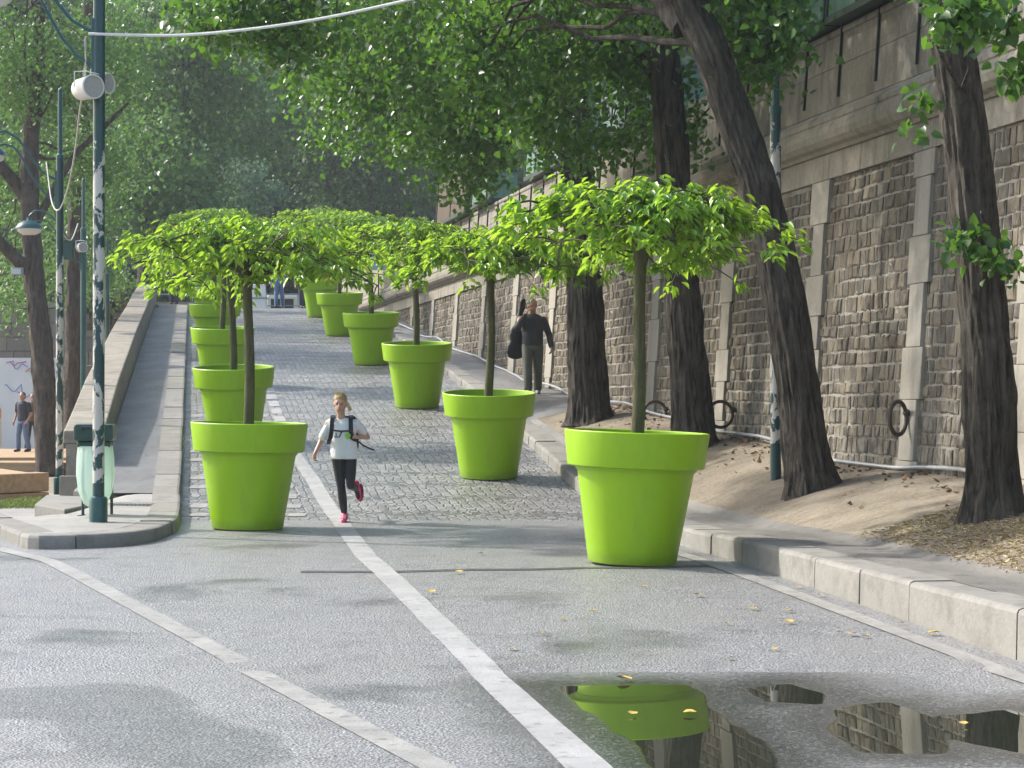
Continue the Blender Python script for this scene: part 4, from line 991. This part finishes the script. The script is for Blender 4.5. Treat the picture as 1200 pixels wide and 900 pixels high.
mb = MB(); shoe(mb, AL, (0.03,-1,-.12), (0,-.1,-1)); s1 = remesh(mb, 'shoe', PINK, jog, .008, 2)
mb = MB(); shoe(mb, AR, (.18,.35,-1), (.1,.95,.35)); s2 = remesh(mb, 'shoe', [PINK], jog, .008, 2)
mb = MB(); mb.ell(AR+Vector((.045,.11,-.06)), (.042,.02,.115)); mb.build('sole', SOLE, s2, True)
mb = MB()
for k in range(4): mb.box((.002,-.05-.03*k,.085-.010*k),(.05,.008,.006))
mb.build('laces', WHITE, s1)
NAVY = M('navy_webbing', (.010,.013,.025), (.018,.022,.038), 12, .7)
bp = MB(); loft(bp, [(.01,.24,.86,.12,.06),(.01,.25,.90,.15,.09),(.01,.24,1.1,.16,.10),(.01,.22,1.24,.14,.08),(.01,.20,1.29,.10,.05)]); bo = remesh(bp, 'backpack', NAVY, None, .012, 3)
bo.location = jog.location; tag(bo, 'dark backpack worn by the jogger, its loose strap swinging out', 'backpack')
for s_, x_ in ((-1,-.135),(1,.085)):
    pts = [(x_,.10,1.265),(x_,.0,1.292),(x_,-.09,1.262),(x_+.004*s_,-.128,1.19),(x_+.008*s_,-.14,1.10),(x_+.02*s_,-.135,1.03),(x_+.045*s_,-.08,.99),(x_+.06*s_,.08,.95)]
    mb = MB()
    for a, c in zip(pts[:-1], pts[1:]):
        a = Vector(a); c = Vector(c); w = .026; d_ = (c-a).normalized(); nn = Vector((1,0,0)).cross(d_).normalized()*.007; ww = Vector((w,0,0))
        mb.hexa([a-ww-nn, a+ww-nn, a+ww+nn, a-ww+nn, c-ww-nn, c+ww-nn, c+ww+nn, c-ww+nn])
    mb.build('strap', NAVY, bo)
MB().tube([(-.12,-.147,1.115),(-.03,-.155,1.105),(.08,-.147,1.11)], .009, 8).build('chest_strap', NAVY, bo)
MB().tube([(-.02,-.15,1.10),(-.045,-.155,1.04)], .008, 6).build('strap_end', NAVY, bo)
MB().tube([(.17,.14,.97),(.22,.10,.93),(.29,.08,.895),(.36,.07,.87)], .011, 8).build('loose_strap', NAVY, bo)
MB().box((.21,.17,1.08),(.1,.1,.09)).build('side_pocket', NAVY, bo, bevel=.03)

# generic walker for the others
def walker(label, loc, rz, s, top, legs, skin, hair, pose='stand', shoes=BLACK, sleeve=1.0, vox=.016, q_arm=None):
    t = thing('person', label, 'person', loc, rz); t.scale = (s*1.1,s*1.1,s) if q_arm else (s,s,s)
    st = {'stand':((-.10,-.02),(.10,.03)), 'walk':((-.09,-.20),(.10,.16)), 'wide':((-.17,.0),(.17,.05))}[pose]
    b = MB(); q = head(b, (0,-.03,1.635), 1.08, R(10 if q_arm else 0), R(12 if q_arm else 0)); seg(b, (0,0,1.44), (0,-.02,1.56), .058, .055)
    loft(b, [(0,0,.86,.15,.11),(0,0,.95,.165,.115),(0,0,1.08,.15,.105),(0,0,1.25,.18,.12),(0,0,1.38,.19,.115),(0,0,1.45,.12,.08)])
    if q_arm: A = [(Vector((-.20,0,1.40)), Vector((-.27,-.16,1.22)), Vector((-.125,-.17,1.47))), (Vector((.21,0,1.40)), Vector((.28,.04,1.12)), Vector((.31,-.06,.88)))]
    else: A = [(Vector((-.20,0,1.40)), Vector((-.27,.04,1.12)), Vector((-.29,-.05,.88))), (Vector((.20,0,1.40)), Vector((.27,.04,1.12)), Vector((.24,-.10,.92)))]
    for i, (a, e, w) in enumerate(A):
        seg(b, a, e, .052, .040); seg(b, e, w, .038, .027)
        dn = (w-e).normalized(); hand(b, w, (.35,.0,1) if (q_arm and i == 0) else dn, (1 if i == 0 else -1, 0, 0) if not (q_arm and i == 0) else (.9,.3,0), 1.05, .6, 1)
    Ls = []
    for i, (x, y) in enumerate(st):
        sx = -1 if i == 0 else 1; h_ = Vector((sx*.09,0,.90)); a_ = Vector((x,y,.09)); k_ = h_.lerp(a_,.47)+Vector((0,-.05,0)); Ls.append((h_,k_,a_)); seg(b, h_, k_, .085, .058); seg(b, k_, a_, .054, .038); seg(b, a_, a_+Vector((0,-.10,-.05)), .036, .028)
    remesh(b, 'body', skin, t, min(vox,.010), 2); face_parts(q, 1.08, t, None)
    c = MB(); loft(c, [(0,0,.90,.178,.128),(0,0,1.0,.182,.135),(0,0,1.15,.18,.132),(0,0,1.28,.20,.14),(0,0,1.40,.205,.13),(0,.0,1.46,.14,.095),(0,.0,1.49,.08,.07)])
    for (a, e, w) in A:
        if sleeve > .9: seg(c, a+Vector((-.02 if a.x > 0 else .02,0,-.015)), e, .064, .056); seg(c, e, e.lerp(w,.93), .056, .044)
        else: seg(c, a, a.lerp(e,.7), .070, .062)
    remesh(c, 'jacket' if sleeve > .9 else 'shirt', top, t, vox*.7, 3)
    c = MB(); loft(c, [(0,0,.82,.165,.12),(0,0,.90,.172,.125),(0,0,.96,.165,.12)])
    for (h_, k_, a_) in Ls: seg(c, h_, k_, .100, .082); seg(c, k_, a_+Vector((0,0,.03)), .080, .074)
    remesh(c, 'trousers', legs, t, vox*.7, 3)
    for (h_, k_, a_) in Ls:
        c = MB(); shoe(c, a_, (0,-1,-.05), (0,0,-1), .27, 1.05); remesh(c, 'shoe', shoes, t, .011, 2)
    if hair:
        c = MB(); c.ell(q((0,.022,.035)), (.083,.10,.095), 16, 10); c.ell(q((0,.06,-.02)), (.07,.05,.07)); remesh(c, 'hair', hair, t, .014, 2)
    return t
DK = M('charcoal_jacket', (.022,.025,.03), (.04,.044,.05), 6, .7, .5, .02, 9); OLV = M('olive_trousers', (.085,.085,.068), (.125,.125,.10), 5, .8, .5, .02, 9)
JEAN = M('blue_denim', (.07,.12,.22), (.12,.18,.30), 5, .8, .4, .02, 12); NAVT = M('navy_shirt', (.02,.025,.04), (.03,.035,.055), 6, .8); REDJ = M('red_jacket', (.55,.02,.05), (.65,.04,.08), 5, .6)
BLUJ = M('blue_jacket', (.05,.09,.35), (.08,.12,.42), 5, .6); BRH = M('dark_hair', (.02,.014,.01), (.05,.035,.02), 20, .5); GRYH = M('cropped_hair', (.05,.038,.032), (.10,.08,.07), 30, .7); BRN = M('brown_top', (.14,.08,.05), None, 5, .7)
mx, my = P(624,0,41.5).x, 41.5
SNK = M('dark_trainers', (.03,.03,.04), (.25,.25,.27), 25, .5)
walker('man in a charcoal jacket phoning while walking down the pavement by the wall', (mx,my,zside(mx,my)+.004), R(4), 1.055, DK, OLV, SKIND, GRYH, 'walk', SNK, 1.0, .014, True)
ph = MB().box((0,0,0),(.012,.05,.11)).build('phone', BLACK, None, bevel=.004, loc=(mx-.125,my-.16,zside(mx,my)+1.72)); tag(ph, 'black phone held to the ear of the man by the wall', 'phone')
gt = thing('guitar_bag', 'black padded guitar bag hanging from the shoulder of the man on the phone', 'guitar bag', (mx-.33,my+.10,zside(mx,my)+.70), R(20))
c = MB(); loft(c, [(0,0,.0,.06,.05),(0,0,.03,.14,.07),(0,0,.14,.19,.085),(0,0,.26,.17,.085),(.01,0,.36,.13,.08),(.02,0,.48,.15,.08),(.035,0,.58,.13,.075),(.06,.02,.68,.075,.06),(.12,.05,.90,.055,.045),(.16,.06,1.0,.07,.045),(.18,.07,1.14,.065,.04),(.19,.07,1.19,.03,.03)])
remesh(c, 'bag', M('black_nylon', (.008,.008,.010), (.016,.016,.020), 8, .6), gt, .014, 3)
MB().tube([(.05,-.08,.50),(.13,-.15,.66),(.20,-.14,.74)], .014, 8).build('shoulder_strap', NAVY, gt)
e1 = P(27,0,63); walker('man in a dark t-shirt and jeans standing on the timber steps', (e1.x,63,.025), R(-25), 1.0, NAVT, JEAN, SKIND, BRH, 'wide', BLACK, .5)
e2 = P(38,0,64.2); walker('person in brown half hidden behind the forked trunk', (e2.x,64.2,.025), R(20), .98, BRN, NAVT, SKIND, BRH, 'wide', BLACK, .5)
for (px_, d_, lb, a_, l_, ps) in ((327,80,'pedestrian in blue at the head of the ramp in front of a white van',BLUJ,JEAN,'walk'),(354,81,'dark dressed pedestrian at the ramp head left of the last right pot',DK,NAVT,'walk'),
      (369,77.5,'dark haired person in black behind the last right pot',DK,NAVT,'stand'),(386,77,'person in a red jacket behind the last right pot',REDJ,NAVT,'stand'),(204,82,'dark figure standing at the top of the left footpath',NAVT,NAVT,'stand')):
    e = P(px_,0,d_); walker(lb, (e.x,d_,zr(d_)+.01 if px_ > 210 else zl(d_)+.01), R(random.uniform(-30,30)), .98, a_, l_, SKIN, BRH, ps, BLACK, 1.0, .022)
# white vans
def van(label, loc, rz, L_=4.2, h=1.9, kind=0):
    t = thing('parked_van', label, 'van', loc, rz); w = 1.75
    pr = [(-L_/2,.35),(-L_/2,h*.92),(-L_/2+.1,h),(L_/2-1.3,h),(L_/2-.75,h*.62),(L_/2-.05,h*.5),(L_/2,.35)] if kind else [(-L_/2,.35),(-L_/2,h*.6),(-L_/2+.5,h),(L_/2-1.6,h),(L_/2-.9,h*.62),(L_/2-.05,h*.5),(L_/2,.35)]
    n = len(pr); vs = [(x,-w/2,z) for x, z in pr]+[(x,w/2,z) for x, z in pr]; fs = [tuple(range(n)), tuple(range(2*n-1,n-1,-1))]+[(i,(i+1)%n,n+(i+1)%n,n+i) for i in range(n)]
    MB().add(vs, fs).build('body', WHITE, t, bevel=.05)
    G_ = M('tinted_glass', (.02,.03,.035), None, 3, .08)
    MB().box((.35,-w/2-.006,h*.76),(1.0,.01,h*.26)).box((.35,w/2+.006,h*.76),(1.0,.01,h*.26)).build('side_window', G_, t, bevel=.004)
    MB().box((-L_/2-.004 if kind else -L_/2+.18,0,h*.76),(.02,1.3,h*.24)).build('rear_window', G_, t)
    for x in (-L_/2+.8, L_/2-.8):
        for s in (-1,1):
            wh = MB().tube([(x,s*(w/2-.2),.32),(x,s*(w/2+.01),.32)], .32, 20).build('wheel', BLACK, t, True); MB().tube([(x,s*(w/2+.0),.32),(x,s*(w/2+.025),.32)], .18, 16).build('rim', METALH, wh, True)
    for s in (-1,1): MB().box((-L_/2-.01,s*.75,.95),(.03,.14,.35)).build('tail_light', REDJ, t)
e = P(302,0,88); t = thing('barrier_block', 'white plastic barrier block standing at the head of the ramp', 'barrier', (e.x,88,5.15))
MB().box((0,0,.3),(.78,.6,.6),0,0,0,.9).box((0,0,.9),(.70,.5,.56),0,0,0,.85).build('block', WHITE, t, bevel=.04); MB().box((0,0,.61),(.80,.62,.04)).build('groove', BLUEG, t)
e = P(333,0,122); van('white van seen end on beyond the head of the ramp behind the blue pedestrian', (e.x,124,5.15), R(88), 4.6, 2.5, 1)
# railing at the head of the ramp
t = thing('street_railing', 'thin grey railing across the head of the ramp', 'railing', (-14,93.5,5.15))
MB().tube([(-4,0,1.05),(10,0,1.05)], .03, 8).tube([(-4,0,.55),(10,0,.55)], .02, 8).build('rail', BLUEG, t)
for k in range(8): MB().tube([(-4+2*k,0,0),(-4+2*k,0,1.08)], .03, 8).build('post', BLUEG, t)
e = P(419,0,79); t = thing('yellow_lamp', 'small yellow dome on a post beyond the fifth right pot', 'beacon', (e.x,79,5.0))
MB().tube([(0,0,0),(0,0,.62)], .03, 8).build('post', BLACK, t); MB().ell((0,0,.70),(.14,.14,.14)).build('dome', M('yellow_dome', (.75,.5,.03)), t, True)
e = P(445,0,70); t = thing('blue_sign', 'small pale blue sign plate on the wall at the ramp head', 'sign', (e.x,69.3,5.85))
MB().box((0,0,.2),(.42,.03,.55)).build('plate', M('pale_blue', (.35,.45,.7)), t, bevel=.01); MB().tube([(0,.03,-.9),(0,.03,.4)], .02, 8).build('post', BLACK, t)

# fallen leaves on the road
YL = M('dry_yellow_leaf', (.45,.30,.06), (.55,.40,.10), 8, .7); random.seed(12)
lf = MB(); V_, f_, r_ = leaf_arrays(np.array([[0,0,.008]]), np.array([[1.,0,.12]]), np.array([.075]), WIDE, .1)
lf0 = npmesh('fallen_leaf', V_, f_, r_, YL); spots = [(880,718),(850,735),(1000,748),(1010,751),(980,742),(920,720),(905,762),(740,800),(1045,690),(815,700),(760,690),(560,650),(540,672),(505,697),(700,720),(1060,735),(960,700),(855,772),(640,748),(1130,852),(800,838),(740,840),(925,735),(1110,748),(655,730),(598,760)]
for i, (x, y) in enumerate(spots):
    z_ = -.05 if y < 760 else -.17; 
    d = F*(H-z_)/(y-HY); z_ = zr(d); d = F*(H-z_)/(y-HY); X = (x-600)*d/F
    o = lf0 if i == 0 else lf0.copy()
    if i: COL.objects.link(o)
    if X > XK(d)-.05: X = XK(d)-.15
    s = random.uniform(.7,1.3); o.location = (X, d, zr(d)+.012); o.rotation_euler = (random.uniform(-.1,.1), random.uniform(-.1,.1), random.uniform(0,6.3)); o.scale = (s,s,s)
    tag(o, 'small dry yellow leaf lying on the road', 'leaf', 'dry leaves scattered on the road')
# straw litter on the dirt
n = 9000; yy = rng.uniform(13.5,20,n); tt = rng.beta(1.6,3,n); xx = np.array([XK(a)+SB(a)-.05 for a in yy])+tt*2.4
zz = np.array([zside(a, b) for a, b in zip(xx, yy)])+.006
tag(leaves('straw_litter', np.stack([xx,yy,zz],1), np.stack([rng.normal(size=n), rng.normal(size=n), rng.uniform(0,.25,n)],1), rng.uniform(.02,.06,n), SLIM*np.array([.3,1,1]), leaf_mat('straw', (.30,.23,.11), (.55,.45,.25), (.4,.3,.1), .1, .8), None), 'dry straw coloured litter on the dirt under the nearest trunk', 'litter', None, 'stuff')
n = 600; yy = rng.uniform(20,37,n); xx = np.array([XW(a) for a in yy])-rng.beta(1,3.5,n)*1.5; zz = np.array([zside(a, b) for a, b in zip(xx, yy)])+.008
tag(leaves('leaf_litter', np.stack([xx,yy,zz],1), np.stack([rng.normal(size=n), rng.normal(size=n), rng.uniform(0,.4,n)],1), rng.uniform(.03,.07,n), WIDE, leaf_mat('brown_leaf', (.09,.045,.025), (.22,.13,.07), (.2,.1,.05), .1, .8), None), 'brown leaf litter gathered along the foot of the quay wall', 'litter', None, 'stuff')

# ---------------------------------------------------------------- moist air
hm = bpy.data.materials.new('haze'); hm.use_nodes = True; hn = hm.node_tree; hn.nodes.remove(hn.nodes['Principled BSDF'])
pv_ = hn.nodes.new('ShaderNodeVolumePrincipled'); pv_.inputs['Color'].default_value = (.86,.92,1,1); pv_.inputs['Density'].default_value = .0005; pv_.inputs['Anisotropy'].default_value = .3
hn.links.new(pv_.outputs[0], hn.nodes['Material Output'].inputs['Volume'])
tag(MB().box((0,70,19.3),(260,190,41.6)).build('haze', hm), 'thin moist haze in the air between the trees', 'haze', None, 'stuff')
# ---------------------------------------------------------------- camera, light
cam = bpy.data.cameras.new('camera'); co = bpy.data.objects.new('camera', cam); COL.objects.link(co)
cam.sensor_width = 36; cam.lens = 75; cam.clip_end = 3000; co.location = (0,0,H); co.rotation_euler = (R(90)+math.atan(20/F), 0, 0); scn.camera = co
w = bpy.data.worlds.new('World'); scn.world = w; w.use_nodes = True; nt = w.node_tree
SUN_EL, SUN_AZ = R(41), R(66)      # azimuth measured from straight ahead towards the left
sky = nt.nodes.new('ShaderNodeTexSky'); sky.sky_type = 'NISHITA'; sky.sun_disc = False; sky.sun_elevation = SUN_EL; sky.sun_rotation = -SUN_AZ
sky.dust_density = 3; sky.air_density = 1.2
nt.links.new(sky.outputs[0], nt.nodes['Background'].inputs[0]); nt.nodes['Background'].inputs[1].default_value = .15
sl = bpy.data.lights.new('sun', 'SUN'); sl.energy = 2.75; sl.angle = R(2.0); sl.color = (1,.955,.88); so_ = bpy.data.objects.new('sun', sl); COL.objects.link(so_)
dv = Vector((-math.sin(SUN_AZ)*math.cos(SUN_EL), math.cos(SUN_AZ)*math.cos(SUN_EL), math.sin(SUN_EL)))
so_.rotation_euler = dv.to_track_quat('Z', 'Y').to_euler(); so_.location = (-20,10,30)
vs = scn.view_settings; vs.view_transform = 'Standard'; vs.look = 'None'; vs.exposure = 1.12; vs.gamma = 1
scn.cycles.max_bounces = 6; scn.cycles.diffuse_bounces = 3; scn.cycles.glossy_bounces = 3; scn.cycles.transmission_bounces = 4; scn.cycles.transparent_max_bounces = 6
scn.cycles.volume_bounces = 0; scn.cycles.use_denoising = True; scn.cycles.sample_clamp_indirect = 6; scn.cycles.caustics_reflective = False; scn.cycles.caustics_refractive = False
